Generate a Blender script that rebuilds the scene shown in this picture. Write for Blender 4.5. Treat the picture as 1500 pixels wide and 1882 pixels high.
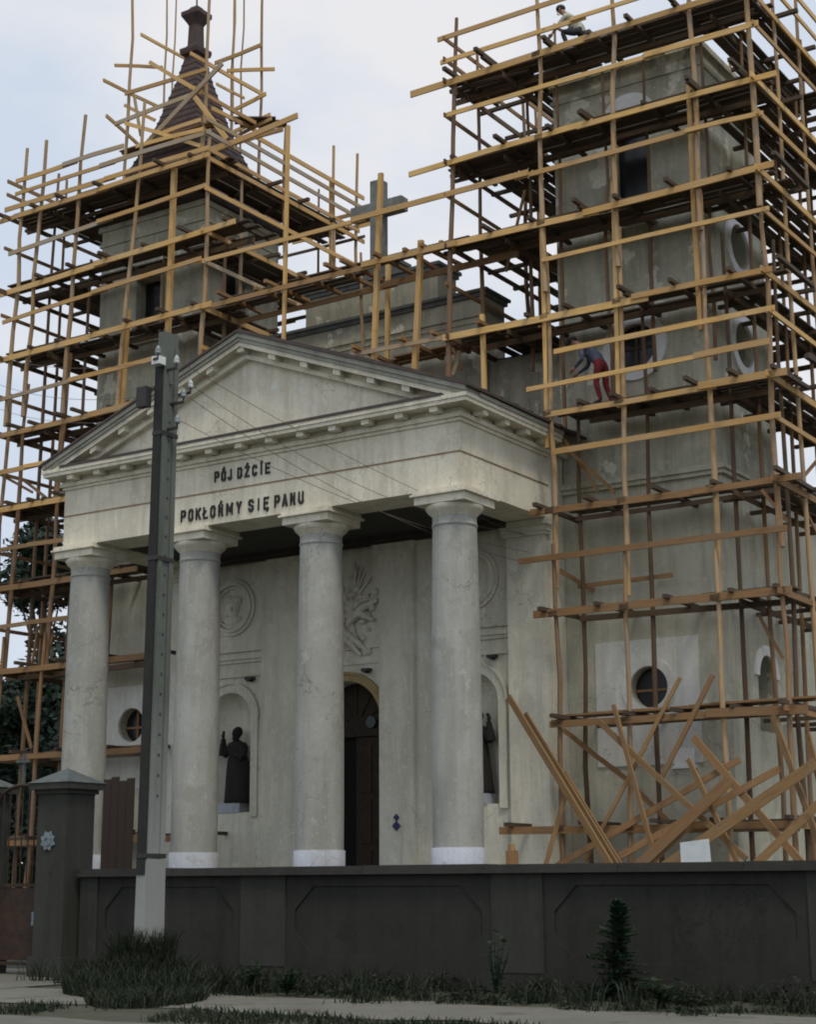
import bpy, bmesh, math, random
from mathutils import Vector, Matrix
random.seed(7)
for o in list(bpy.data.objects):
    bpy.data.objects.remove(o, do_unlink=True)
SC = bpy.context.scene
COL = SC.collection

# ------------------------------------------------------------------ camera
FOCAL = 3064.3                       # focal length in units of the 1500 px wide photograph
YAW, PITCH, ROLL = (math.radians(a) for a in (-33.234, 12.536, -0.309))
CAM = Vector((21.55, 0.0, 1.6))
fw = Vector((math.sin(YAW) * math.cos(PITCH), math.cos(YAW) * math.cos(PITCH), math.sin(PITCH)))
rt = Vector((math.cos(YAW), -math.sin(YAW), 0))
up = rt.cross(fw)
rt, up = rt * math.cos(ROLL) + up * math.sin(ROLL), -rt * math.sin(ROLL) + up * math.cos(ROLL)
cd = bpy.data.cameras.new("Camera")
cam = bpy.data.objects.new("Camera", cd)
COL.objects.link(cam)
M = Matrix((rt, up, -fw)).transposed().to_4x4()
M.translation = CAM
cam.matrix_world = M
cd.sensor_fit = 'HORIZONTAL'
cd.sensor_width = 36.0
cd.lens = FOCAL * 36.0 / 1500.0
cd.clip_start = 0.1
cd.clip_end = 2000
SC.camera = cam

# ------------------------------------------------------------------ sky, sun, exposure
SUN_EL, SUN_AZ = math.radians(60), math.radians(128)      # azimuth clockwise from +Y
w = bpy.data.worlds.new("World")
SC.world = w
w.use_nodes = True
nt = w.node_tree
nt.nodes.clear()
sky = nt.nodes.new('ShaderNodeTexSky')
sky.sky_type = 'NISHITA'
sky.sun_disc = False
sky.sun_elevation = SUN_EL
sky.sun_rotation = SUN_AZ
sky.dust_density = 3.0
sky.air_density = 1.2
b1 = nt.nodes.new('ShaderNodeBackground')
b1.inputs[1].default_value = 0.11
nt.links.new(sky.outputs[0], b1.inputs[0])
tc = nt.nodes.new('ShaderNodeTexCoord')
mp = nt.nodes.new('ShaderNodeMapping')
mp.inputs['Scale'].default_value = (1.0, 1.0, 1.8)
mp.inputs['Location'].default_value = (0.3, 0.15, 0.0)
n1 = nt.nodes.new('ShaderNodeTexNoise')
n1.inputs['Scale'].default_value = 4.2
n1.inputs['Detail'].default_value = 5
n1.inputs['Roughness'].default_value = 0.52
cr = nt.nodes.new('ShaderNodeValToRGB')
cr.color_ramp.elements[0].position = 0.43
cr.color_ramp.elements[0].color = (0.69, 0.77, 0.89, 1)
cr.color_ramp.elements[1].position = 0.64
cr.color_ramp.elements[1].color = (0.93, 0.92, 0.93, 1)
b2 = nt.nodes.new('ShaderNodeBackground')
b2.inputs[1].default_value = 1.0
mx = nt.nodes.new('ShaderNodeMixShader')
mx.inputs[0].default_value = 0.86
wo = nt.nodes.new('ShaderNodeOutputWorld')
nt.links.new(tc.outputs['Generated'], mp.inputs[0])
nt.links.new(mp.outputs[0], n1.inputs['Vector'])
glow = fw.copy()
glow = (rt * ((560 - 750) / FOCAL) + up * (-(170 - 941) / FOCAL) + fw).normalized()
vd = nt.nodes.new('ShaderNodeVectorMath')
vd.operation = 'DOT_PRODUCT'
vd.inputs[1].default_value = glow
nt.links.new(tc.outputs['Generated'], vd.inputs[0])
mr = nt.nodes.new('ShaderNodeMapRange')
mr.interpolation_type = 'SMOOTHSTEP'
mr.inputs['From Min'].default_value = 0.988
mr.inputs['From Max'].default_value = 1.0
mr.inputs['To Max'].default_value = 0.16
nt.links.new(vd.outputs['Value'], mr.inputs['Value'])
ad = nt.nodes.new('ShaderNodeMath')
nt.links.new(n1.outputs[0], ad.inputs[0])
nt.links.new(mr.outputs[0], ad.inputs[1])
nt.links.new(ad.outputs[0], cr.inputs[0])
nt.links.new(cr.outputs[0], b2.inputs[0])
nt.links.new(b1.outputs[0], mx.inputs[1])
nt.links.new(b2.outputs[0], mx.inputs[2])
nt.links.new(mx.outputs[0], wo.inputs[0])
sd = bpy.data.lights.new("Sun", 'SUN')
sd.energy = 1.5
sd.angle = math.radians(12)
sd.color = (1.0, 0.91, 0.76)
sun = bpy.data.objects.new("Sun", sd)
COL.objects.link(sun)
to_sun = Vector((math.sin(SUN_AZ) * math.cos(SUN_EL), math.cos(SUN_AZ) * math.cos(SUN_EL), math.sin(SUN_EL)))
sun.rotation_euler = to_sun.to_track_quat('Z', 'Y').to_euler()
sun.location = (10, -10, 40)
vs = SC.view_settings
vs.view_transform = 'Standard'
vs.look = 'None'
vs.exposure = 0.0
vs.gamma = 1.0
vs.use_curve_mapping = False
SC.render.filter_size = 1.9
SC.cycles.filter_width = 1.9
SC.cycles.use_denoising = True
SC.cycles.max_bounces = 6


# ------------------------------------------------------------------ helpers
def ray(px, py):
    return rt * ((px - 750) / FOCAL) + up * (-(py - 941) / FOCAL) + fw


def at_y(px, py, Y):
    d = ray(px, py)
    return CAM + d * ((Y - CAM.y) / d.y)


def at_x(px, py, X):
    d = ray(px, py)
    return CAM + d * ((X - CAM.x) / d.x)


class MB:
    """collects shapes; build() links them as ONE mesh object"""
    def __init__(s):
        s.v, s.f, s.uv, s.sm = [], [], {}, []

    def add(s, vs_, fs, uvs=None, smooth=False):
        n = len(s.v)
        s.v += [tuple(p) for p in vs_]
        for k, f in enumerate(fs):
            if uvs:
                s.uv[len(s.f)] = uvs[k]
            s.f.append([i + n for i in f])
            s.sm.append(smooth)
        return s

    def box(s, x0, y0, z0, x1, y1, z1):
        return s.add([(x0, y0, z0), (x1, y0, z0), (x1, y1, z0), (x0, y1, z0), (x0, y0, z1), (x1, y0, z1), (x1, y1, z1), (x0, y1, z1)],
                     [(3, 2, 1, 0), (4, 5, 6, 7), (0, 1, 5, 4), (1, 2, 6, 5), (2, 3, 7, 6), (3, 0, 4, 7)])

    def beam(s, p0, p1, wd, ht, upv=(0, 0, 1), wob=0.0):
        p0, p1 = Vector(p0), Vector(p1)
        d = p1 - p0
        L = d.length
        d.normalize()
        u = Vector(upv)
        if abs(d.dot(u)) > .98:
            u = Vector((0, 1, 0)) if abs(d.y) < .9 else Vector((1, 0, 0))
        sd_ = d.cross(u).normalized()
        u = sd_.cross(d).normalized()
        vs_, n = [], 3 if wob else 2
        for k in range(n):
            t = k / (n - 1)
            c = p0 + d * (L * t) + (u * random.uniform(-wob, wob) + sd_ * random.uniform(-wob, wob) if 0 < k < n - 1 else Vector())
            for a, b in ((-1, -1), (1, -1), (1, 1), (-1, 1)):
                vs_.append(c + sd_ * (a * wd / 2) + u * (b * ht / 2))
        fs = [(3, 2, 1, 0), tuple(range(4 * n - 4, 4 * n))]
        uv = [[(0, 0), (0, wd), (ht, wd), (ht, 0)]] * 2
        o = random.uniform(0, 50)
        for k in range(n - 1):
            for j in range(4):
                a = 4 * k + j
                b = 4 * k + (j + 1) % 4
                fs.append((a, b, b + 4, a + 4))
                u0, u1 = o + L * k / (n - 1), o + L * (k + 1) / (n - 1)
                v0 = j * .31 + o
                v1 = v0 + (wd if j % 2 == 0 else ht)
                uv.append([(u0, v0), (u0, v1), (u1, v1), (u1, v0)])
        return s.add(vs_, fs, uv)

    def tube(s, pts, rs, n=8, cap=True, smooth=True):
        pts = [Vector(p) for p in pts]
        vs_, fs, uv = [], [], []
        L = random.uniform(0, 50)
        Ls = []
        side = None
        for i, p in enumerate(pts):
            d = (pts[min(i + 1, len(pts) - 1)] - pts[max(i - 1, 0)]).normalized()
            if side is None or abs(side.dot(d)) > .95:
                side = d.cross(Vector((0, 0, 1)))
                if side.length < .1:
                    side = d.cross(Vector((0, 1, 0)))
            side = (side - d * side.dot(d)).normalized()
            o2 = d.cross(side)
            r = rs[i] if isinstance(rs, (list, tuple)) else rs
            if i:
                L += (p - pts[i - 1]).length
            Ls.append(L)
            for k in range(n):
                a = 2 * math.pi * k / n
                vs_.append(p + side * (math.cos(a) * r) + o2 * (math.sin(a) * r))
        r0 = rs[0] if isinstance(rs, (list, tuple)) else rs
        for i in range(len(pts) - 1):
            for k in range(n):
                a, b = i * n + k, i * n + (k + 1) % n
                fs.append((a, b, b + n, a + n))
                v0, v1 = 6.28 * r0 * k / n, 6.28 * r0 * (k + 1) / n
                uv.append([(Ls[i], v0), (Ls[i], v1), (Ls[i + 1], v1), (Ls[i + 1], v0)])
        s.add(vs_, fs, uv, smooth)
        if cap:
            m = (len(pts) - 1) * n
            s.add(vs_[:n], [tuple(reversed(range(n)))])
            s.add(vs_[m:], [tuple(range(n))])
        return s

    def lathe(s, prof, cx, cy, n=32, smooth=True, cap=True):
        vs_, fs = [], []
        for r, z in prof:
            for k in range(n):
                a = 2 * math.pi * k / n
                vs_.append((cx + r * math.cos(a), cy + r * math.sin(a), z))
        for i in range(len(prof) - 1):
            for k in range(n):
                a, b = i * n + k, i * n + (k + 1) % n
                fs.append((a, b, b + n, a + n))
        s.add(vs_, fs, None, smooth)
        if cap:
            s.add(vs_[:n], [tuple(reversed(range(n)))])
            s.add(vs_[-n:], [tuple(range(n))])
        return s

    def prism(s, poly, axis, a, b):
        """poly: 2-D points (x,z) for axis 'y', (y,z) for 'x', (x,y) for 'z'"""
        def P(q, t):
            return {'y': (q[0], t, q[1]), 'x': (t, q[0], q[1]), 'z': (q[0], q[1], t)}[axis]
        n = len(poly)
        vs_ = [P(q, a) for q in poly] + [P(q, b) for q in poly]
        fs = [tuple(range(n)), tuple(reversed(range(n, 2 * n)))]
        fs += [(i, i + n, (i + 1) % n + n, (i + 1) % n) for i in range(n)]
        return s.add(vs_, fs)

    def ring(s, ro, ri, cx, cz, axis, a, b, n=36, a0=0.0, a1=2 * math.pi, sx=1.0):
        """annulus (or arc of one) extruded along the axis between a and b"""
        def P(r, t, d):
            x, z = cx + r * math.cos(t) * sx, cz + r * math.sin(t)
            return (x, d, z) if axis == 'y' else (d, x, z)
        full = abs(a1 - a0 - 2 * math.pi) < 1e-6
        m = n if full else n + 1
        vs_ = []
        for k in range(m):
            t = a0 + (a1 - a0) * k / n
            vs_ += [P(ro, t, a), P(ri, t, a), P(ri, t, b), P(ro, t, b)]
        fs = []
        for k in range(n):
            i, j = 4 * k, 4 * ((k + 1) % m)
            fs += [(i + e, j + e, j + (e + 1) % 4, i + (e + 1) % 4) for e in range(4)]
        if not full:
            fs += [(0, 1, 2, 3), (4 * n + 3, 4 * n + 2, 4 * n + 1, 4 * n)]
        return s.add(vs_, fs)

    def ball(s, c, rx, ry, rz, n=12, m=8):
        vs_, fs = [], []
        for i in range(m + 1):
            t = math.pi * i / m
            for k in range(n):
                a = 2 * math.pi * k / n
                vs_.append((c[0] + rx * math.sin(t) * math.cos(a), c[1] + ry * math.sin(t) * math.sin(a), c[2] - rz * math.cos(t)))
        for i in range(m):
            for k in range(n):
                a, b = i * n + k, i * n + (k + 1) % n
                fs.append((a, b, b + n, a + n))
        return s.add(vs_, fs, None, True)

    def mesh(s, name, off=Vector(), fix=True):
        me = bpy.data.meshes.new(name)
        me.from_pydata([(p[0] - off.x, p[1] - off.y, p[2] - off.z) for p in s.v], [], s.f)
        me.polygons.foreach_set('use_smooth', s.sm)
        if s.uv:
            ul = me.uv_layers.new(name='UVMap')
            flat = [0.0] * (2 * len(me.loops))
            for p in me.polygons:
                u = s.uv.get(p.index)
                if u:
                    for k, li in enumerate(p.loop_indices):
                        flat[2 * li], flat[2 * li + 1] = u[k]
            ul.data.foreach_set('uv', flat)
        if fix:
            bm = bmesh.new()
            bm.from_mesh(me)
            bmesh.ops.recalc_face_normals(bm, faces=bm.faces)
            bm.to_mesh(me)
            bm.free()
        return me


ORG = {}


def tag(o, label=None, cat=None, group=None, kind=None):
    if label:
        o['label'] = label
    if cat:
        o['category'] = cat
    if group:
        o['group'] = group
    if kind:
        o['kind'] = kind
    return o


def empty(name, loc, label=None, cat=None, group=None):
    o = bpy.data.objects.new(name, None)
    COL.objects.link(o)
    o.location = loc
    ORG[o.name] = Vector(loc)
    return tag(o, label, cat, group)


def build(name, mb, mat, parent=None, org=None, fix=True):
    """one mesh object; a child keeps its parent's origin, a top-level mesh gets its own"""
    off = ORG[parent.name] if parent else Vector(org if org else (0, 0, 0))
    me = mb if isinstance(mb, bpy.types.Mesh) else mb.mesh(name, off, fix)
    o = bpy.data.objects.new(name, me)
    COL.objects.link(o)
    if mat:
        me.materials.append(mat)
    if parent:
        o.parent = parent
    else:
        o.location = off
    ORG[o.name] = off
    return o


def cut(mb, cutters):
    """mesh of mb minus the cutter shapes (world space)"""
    a = bpy.data.objects.new('tmp_a', mb.mesh('tmp_a'))
    COL.objects.link(a)
    tmp = [a]
    for c in cutters:
        b = bpy.data.objects.new('tmp_b', c.mesh('tmp_b'))
        COL.objects.link(b)
        tmp.append(b)
        m = a.modifiers.new('cut', 'BOOLEAN')
        m.operation = 'DIFFERENCE'
        m.object = b
        m.solver = 'EXACT'
    dg = bpy.context.evaluated_depsgraph_get()
    me = bpy.data.meshes.new_from_object(a.evaluated_get(dg), depsgraph=dg)
    for t in tmp:
        m0 = t.data
        bpy.data.objects.remove(t, do_unlink=True)
        bpy.data.meshes.remove(m0)
    return me


def build_cut(name, mb, cutters, mat, parent):
    me = cut(mb, cutters)
    me.name = name
    off = ORG[parent.name]
    me.transform(Matrix.Translation(-off))
    me.materials.clear()
    return build(name, me, mat, parent)


# ------------------------------------------------------------------ materials
def new_mat(name):
    m = bpy.data.materials.new(name)
    m.use_nodes = True
    t = m.node_tree
    return m, t, t.nodes['Principled BSDF']


def N(t, kind, **kw):
    n = t.nodes.new(kind)
    for k, v in kw.items():
        if k in n.inputs:
            n.inputs[k].default_value = v
        else:
            setattr(n, k, v)
    return n


def mixc(t, fac, a, b, mode='MIX'):
    n = t.nodes.new('ShaderNodeMix')
    n.data_type = 'RGBA'
    n.blend_type = mode
    for sock, v in ((n.inputs[0], fac), (n.inputs[6], a), (n.inputs[7], b)):
        if hasattr(v, 'is_linked'):
            t.links.new(v, sock)
        elif isinstance(v, (int, float)):
            sock.default_value = v
        else:
            sock.default_value = (*v, 1)
    return n.outputs[2]


def ramp(t, src, p0, p1, c0=(0, 0, 0), c1=(1, 1, 1)):
    r = t.nodes.new('ShaderNodeValToRGB')
    r.color_ramp.elements[0].position = p0
    r.color_ramp.elements[1].position = p1
    r.color_ramp.elements[0].color = (*c0, 1)
    r.color_ramp.elements[1].color = (*c1, 1)
    t.links.new(src, r.inputs[0])
    return r.outputs[0]


def pos_noise(t, scale, detail=4, rough=.6, stretch=(1, 1, 1)):
    g = N(t, 'ShaderNodeNewGeometry')
    mp_ = N(t, 'ShaderNodeMapping')
    mp_.inputs['Scale'].default_value = stretch
    t.links.new(g.outputs['Position'], mp_.inputs[0])
    n = N(t, 'ShaderNodeTexNoise', Scale=scale, Detail=detail, Roughness=rough)
    t.links.new(mp_.outputs[0], n.inputs['Vector'])
    return n.outputs[0]


def bump(t, p, h, strength, dist=.02):
    b = N(t, 'ShaderNodeBump', Strength=strength, Distance=dist)
    t.links.new(h, b.inputs['Height'])
    t.links.new(b.outputs[0], p.inputs['Normal'])


def plaster(name, c, stain, amt=.55, patch=None, streak=True, speck=.5):
    """weathered render: broad blotches, rain streaks, flaked patches, fine mottling, hairline cracks"""
    m, t, p = new_mat(name)
    big = ramp(t, pos_noise(t, .75, 6, .65), .40, .70)
    col = mixc(t, big, c, tuple(a * (1 - amt * .55) + b * amt * .55 for a, b in zip(c, stain)))
    if streak:
        st = ramp(t, pos_noise(t, 2.2, 5, .7, (1.6, 1.6, .16)), .48, .72)
        col = mixc(t, mixc(t, .6, (0, 0, 0), st), col, stain)
    if streak:
        dm = ramp(t, pos_noise(t, 1.1, 4, .6, (1.4, 1.4, .22)), .52, .66)
        col = mixc(t, mixc(t, .38, (0, 0, 0), dm), col, stain)
    sp = ramp(t, pos_noise(t, 6, 5, .75), .56, .74)
    col = mixc(t, mixc(t, speck, (0, 0, 0), sp), col, stain)
    if patch:
        pt = ramp(t, pos_noise(t, 1.15, 4, .6, (1, 1, .8)), .585, .615)
        col = mixc(t, mixc(t, .75, (0, 0, 0), pt), col, patch)
    lt = ramp(t, pos_noise(t, 2.7, 5, .7, (1, 1, .7)), .60, .66)
    col = mixc(t, mixc(t, .45, (0, 0, 0), lt), col, tuple(min(.8, a * 1.3) for a in c))
    g = N(t, 'ShaderNodeNewGeometry')
    vo = N(t, 'ShaderNodeTexVoronoi', Scale=.9)
    vo.feature = 'DISTANCE_TO_EDGE'
    wn = N(t, 'ShaderNodeTexNoise', Scale=2.5, Detail=5)
    t.links.new(g.outputs['Position'], wn.inputs['Vector'])
    av = N(t, 'ShaderNodeVectorMath')
    t.links.new(g.outputs['Position'], av.inputs[0])
    t.links.new(wn.outputs['Color'], av.inputs[1])
    t.links.new(av.outputs[0], vo.inputs['Vector'])
    ck = ramp(t, vo.outputs['Distance'], .004, .012, (1, 1, 1), (0, 0, 0))
    ckm = mixc(t, ramp(t, pos_noise(t, .5, 2, .5), .5, .6), (0, 0, 0), ck)
    col = mixc(t, mixc(t, .55, (0, 0, 0), ckm), col, tuple(a * .45 for a in stain))
    fine = pos_noise(t, 15, 4, .8)
    col = mixc(t, ramp(t, fine, .50, .75), col, tuple(a * .76 for a in c))
    col = mixc(t, ramp(t, pos_noise(t, 12, 4, .8), .56, .74), col, tuple(min(.85, a * 1.18) for a in c))
    t.links.new(col, p.inputs['Base Color'])
    p.inputs['Roughness'].default_value = .92
    bump(t, p, pos_noise(t, 18, 5, .7), .22, .02)
    return m


def timber(name, c_light, c_dark, rough=.8, grey=.0, spread=.5):
    """sawn or round wood, grain along U, every piece a little different"""
    m, t, p = new_mat(name)
    uv = N(t, 'ShaderNodeUVMap')
    mp_ = N(t, 'ShaderNodeMapping')
    mp_.inputs['Scale'].default_value = (1.1, 26, 1)
    t.links.new(uv.outputs[0], mp_.inputs[0])
    oi = N(t, 'ShaderNodeObjectInfo')
    g = N(t, 'ShaderNodeTexNoise', Scale=1.6, Detail=5, Roughness=.65)
    t.links.new(mp_.outputs[0], g.inputs['Vector'])
    mp2 = N(t, 'ShaderNodeMapping')
    mp2.inputs['Scale'].default_value = (.9, 2, 1)
    t.links.new(uv.outputs[0], mp2.inputs[0])
    b = N(t, 'ShaderNodeTexNoise', Scale=1.2, Detail=3)
    t.links.new(mp2.outputs[0], b.inputs['Vector'])
    base = mixc(t, oi.outputs['Random'], c_light, tuple(a * (1 - spread) + d * spread for a, d in zip(c_light, c_dark)))
    col = mixc(t, ramp(t, g.outputs[0], .45, .78), base, c_dark)
    lum = sum(c_light) / 3
    col = mixc(t, mixc(t, grey, (0, 0, 0), ramp(t, b.outputs[0], .4, .7)), col, (lum * .9, lum * .86, lum * .8))
    kn = ramp(t, pos_noise(t, 5, 2, .5), .68, .74)
    col = mixc(t, mixc(t, .5, (0, 0, 0), kn), col, c_dark)
    t.links.new(col, p.inputs['Base Color'])
    p.inputs['Roughness'].default_value = rough
    bump(t, p, g.outputs[0], .3, .01)
    return m


def plain(name, c, c2=None, scale=6, rough=.8, metal=0, bmp=.2, obj=False):
    m, t, p = new_mat(name)
    c2 = c2 or tuple(a * .6 for a in c)
    n = pos_noise(t, scale, 5, .65)
    col = mixc(t, ramp(t, n, .35, .7), c, c2)
    if obj:
        oi = N(t, 'ShaderNodeObjectInfo')
        col = mixc(t, oi.outputs['Random'], col, tuple(a * .65 for a in c))
    t.links.new(col, p.inputs['Base Color'])
    p.inputs['Roughness'].default_value = rough
    p.inputs['Metallic'].default_value = metal
    if bmp:
        bump(t, p, pos_noise(t, scale * 4, 4, .6), bmp, .02)
    return m


def leafy(name, c, c2, scale=3.0):
    m, t, p = new_mat(name)
    n = pos_noise(t, scale, 4, .6)
    f = pos_noise(t, 30, 2, .6)
    col = mixc(t, ramp(t, n, .35, .65), c, c2)
    col = mixc(t, ramp(t, f, .35, .65), col, tuple(a * .55 for a in c))
    t.links.new(col, p.inputs['Base Color'])
    p.inputs['Roughness'].default_value = .7
    tr = N(t, 'ShaderNodeBsdfTranslucent')
    t.links.new(col, tr.inputs[0])
    ms = N(t, 'ShaderNodeMixShader')
    ms.inputs[0].default_value = .25
    t.links.new(p.outputs[0], ms.inputs[1])
    t.links.new(tr.outputs[0], ms.inputs[2])
    t.links.new(ms.outputs[0], t.nodes['Material Output'].inputs[0])
    return m


WHITE = plaster('plaster_white', (.77, .73, .60), (.38, .35, .26), .8, patch=(.60, .565, .46))
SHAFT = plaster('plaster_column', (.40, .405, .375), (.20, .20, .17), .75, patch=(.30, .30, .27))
WHITE2 = plaster('plaster_facade', (.72, .70, .59), (.37, .355, .27), .6, patch=(.55, .535, .445))
RENDER = plaster('plaster_tower', (.56, .55, .435), (.17, .165, .12), .95, patch=(.84, .82, .70))
BASE = plaster('plaster_tower_base', (.57, .56, .455), (.28, .265, .185), .75, patch=(.43, .42, .33))
PANEL = plaster('plaster_panel', (.74, .74, .69), (.45, .45, .40), .5)
TRIM = plaster('plaster_trim', (.86, .86, .86), (.62, .62, .61), .4, streak=False, speck=.25)
SOOT = plaster('plaster_sooty', (.36, .355, .30), (.16, .155, .12), .8)
ATTIC = plaster('plaster_attic', (.42, .40, .31), (.13, .125, .09), .95, patch=(.70, .67, .57))
LIMED = plaster('plaster_limewash', (.44, .48, .55), (.24, .24, .24), .7, patch=(.30, .30, .29))
LINE = plain('painted_line', (.30, .20, .10))
STONE = plain('dark_stone', (.12, .13, .12), (.06, .065, .06), 5)
ROOF = plain('roof_sheet', (.075, .05, .04), (.04, .03, .025), 4, .6)
SPIRE = plain('spire_slate', (.075, .040, .033), (.028, .019, .017), 5, .65)
BLACK = plain('letter_black', (.012, .012, .012), (.02, .018, .016), 8, .6)
DARKGLASS, _t, _p = new_mat('window_dark')
_p.inputs['Base Color'].default_value = (.012, .013, .014, 1)
_p.inputs['Roughness'].default_value = .25
FRAME = plain('window_frame', (.09, .06, .04))
OCHRE = plain('door_trim', (.38, .28, .13), (.25, .18, .09), 5)
DOORW = plain('door_wood', (.035, .024, .013), (.018, .012, .008), 7, .9)
BRONZE = plain('statue_bronze', (.010, .009, .008), (.016, .014, .012), 8, .9)
BOARD = timber('timber_board', (.76, .485, .165), (.34, .185, .06), grey=.22, spread=.7)
BOARD2 = timber('timber_brown', (.33, .185, .075), (.12, .064, .028), grey=.15)
BOARDG = timber('timber_greyed', (.50, .38, .22), (.24, .16, .085), grey=.7, spread=.6)
BOARDB = timber('timber_tan', (.56, .345, .125), (.24, .13, .05), grey=.2, spread=.7)
BOARDL = timber('timber_stack', (.33, .20, .08), (.13, .07, .028), grey=.2)
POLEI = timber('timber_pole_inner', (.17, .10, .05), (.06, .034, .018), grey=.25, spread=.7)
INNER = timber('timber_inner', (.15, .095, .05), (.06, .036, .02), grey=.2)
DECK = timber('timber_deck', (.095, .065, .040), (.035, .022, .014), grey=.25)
POLE = timber('timber_pole', (.50, .335, .165), (.19, .105, .05), grey=.45, spread=.7)
POLED = timber('timber_pole_dark', (.34, .20, .095), (.11, .06, .03), grey=.3, spread=.7)
CONC = plaster('concrete_pole', (.13, .148, .13), (.05, .058, .05), .8)
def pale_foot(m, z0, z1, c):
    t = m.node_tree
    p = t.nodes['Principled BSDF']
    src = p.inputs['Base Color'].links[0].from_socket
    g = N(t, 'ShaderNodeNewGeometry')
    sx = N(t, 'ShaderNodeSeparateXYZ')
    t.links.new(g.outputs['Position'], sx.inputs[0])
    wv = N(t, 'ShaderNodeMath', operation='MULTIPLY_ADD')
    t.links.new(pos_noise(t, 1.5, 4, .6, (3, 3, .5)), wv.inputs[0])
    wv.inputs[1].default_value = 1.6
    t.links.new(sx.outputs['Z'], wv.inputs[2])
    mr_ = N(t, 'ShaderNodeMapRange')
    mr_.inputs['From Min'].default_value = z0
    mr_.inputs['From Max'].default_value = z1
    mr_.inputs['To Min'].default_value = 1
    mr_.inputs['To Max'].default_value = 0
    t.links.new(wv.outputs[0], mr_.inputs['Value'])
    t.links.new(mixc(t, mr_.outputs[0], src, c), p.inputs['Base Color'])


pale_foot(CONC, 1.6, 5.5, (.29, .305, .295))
CONCL = plaster('concrete_stub', (.31, .325, .32), (.13, .135, .125), .8)
CONCD = plain('pole_face_shade', (.010, .011, .010), (.02, .02, .018), 6)  # near-black: shade and stain of the pole's front face as colour
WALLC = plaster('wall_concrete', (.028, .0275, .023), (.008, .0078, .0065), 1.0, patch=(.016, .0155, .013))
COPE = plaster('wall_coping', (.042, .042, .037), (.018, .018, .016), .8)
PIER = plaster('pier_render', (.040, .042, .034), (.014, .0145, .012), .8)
CAPC = plain('pier_cap', (.10, .12, .12), (.05, .06, .06), 5)
RUST = plain('rusty_iron', (.050, .024, .013), (.012, .010, .009), 7, .8)
IRON = plain('dark_iron', (.02, .02, .022), (.035, .03, .028), 7, .6)
ENAMEL = plain('white_enamel', (.22, .27, .30), (.09, .115, .125), 22, .7)
BLUE = plain('blue_enamel', (.02, .03, .14), (.015, .02, .09), 9, .4)
PORC = plain('white_porcelain', (.75, .78, .78), (.6, .62, .62), 9, .25, bmp=0)
PORCM = plain('dusty_porcelain', (.48, .52, .52), (.32, .35, .35), 9, .5, bmp=0)
PORCD = plain('grey_porcelain', (.24, .29, .28), (.16, .2, .2), 9, .35, bmp=0)
PAINTW = plain('sign_white', (.66, .71, .73), (.55, .6, .62), 7, .7)
GROUND = plain('ground_soil', (.055, .055, .032), (.03, .035, .018), 1.5, .95)
PAVE = plaster('pavement_dust', (.145, .145, .12), (.05, .052, .038), .8, patch=(.072, .072, .054), streak=False)
ROAD = plain('road_asphalt', (.13, .13, .11), (.08, .08, .066), 2.5, .95)
KERB = plain('kerb_stone', (.30, .30, .27), (.17, .17, .15), 4, .9)
GRASS = leafy('grass_blades', (.012, .025, .009), (.028, .036, .013))
WEED = leafy('weed_leaves', (.016, .045, .014), (.03, .062, .018))
FIR = leafy('fir_needles', (.016, .052, .022), (.034, .105, .042), 4.0)
LEAF = leafy('tree_leaves', (.020, .050, .026), (.035, .075, .04))
LEAF2 = leafy('tree_leaves_dark', (.014, .034, .020), (.022, .05, .027))
BARK = plain('bark', (.06, .045, .03), None, 8)
SKIN = plain('skin', (.36, .20, .13), (.30, .16, .10), 20, .6)
HAIR = plain('dark_hair', (.02, .016, .013), None, 20, .7)
SHIRTB = plain('shirt_blue', (.085, .10, .155), (.04, .048, .08), 10, .9)
TROUR = plain('trousers_red', (.17, .012, .019), (.09, .007, .011), 10, .9)
SHIRTW = plain('shirt_pale', (.50, .50, .42), (.30, .30, .25), 10, .9)
TROUD = plain('trousers_dark', (.035, .04, .045), (.02, .022, .025), 10, .9)
WIRE = plain('wire', (.16, .12, .09), None, 5, bmp=0)

# ------------------------------------------------------------------ ground
def sheet(name, x0, y0, x1, y1, z, mat, nx=1, ny=1, wob=0.0, edge=0.0):
    mb = MB()
    vs_, fs = [], []
    for j in range(ny + 1):
        for i in range(nx + 1):
            x, y = x0 + (x1 - x0) * i / nx, y0 + (y1 - y0) * j / ny
            if edge and j in (0, ny):
                y += edge * (math.sin(x * 1.3 + j) + .7 * math.sin(x * 3.1 + 2 * j) + random.uniform(-.6, .6))
            vs_.append((x, y, z + random.uniform(-wob, wob)))
    for j in range(ny):
        for i in range(nx):
            a = j * (nx + 1) + i
            fs.append((a, a + 1, a + nx + 2, a + nx + 1))
    mb.add(vs_, fs)
    return tag(build(name, mb, mat, fix=False), kind='structure')


sheet('ground', -900, -300, 900, 1500, -.012, GROUND)
sheet('road', -80, 2.0, 80, 15.6, -.006, ROAD, 160, 1, 0, .08)
sheet('pavement', -80, 17.4, 80, 20.0, 0.0, PAVE, 240, 3, .004, .16)
sheet('driveway', -5.5, 15.0, 1.1, 27.0, .004, PAVE, 14, 20, .003)

# ------------------------------------------------------------------ church
YP, YF, YT = 26.68, 30.35, 31.15
church = empty('church', (0, YF, 0), 'white plastered church with four-column portico and two towers under timber scaffolding', 'church')


def part(name, mb, mat, parent=church, label=None):
    o = build(name, mb, mat, parent)
    if label:
        o['label'] = label
    return o


def arch_poly(cx, hw, z0, zs, n=20):
    return [(cx - hw, z0), (cx + hw, z0)] + [(cx + hw * math.cos(math.pi * k / n), zs + hw * math.sin(math.pi * k / n)) for k in range(n + 1)]


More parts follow.
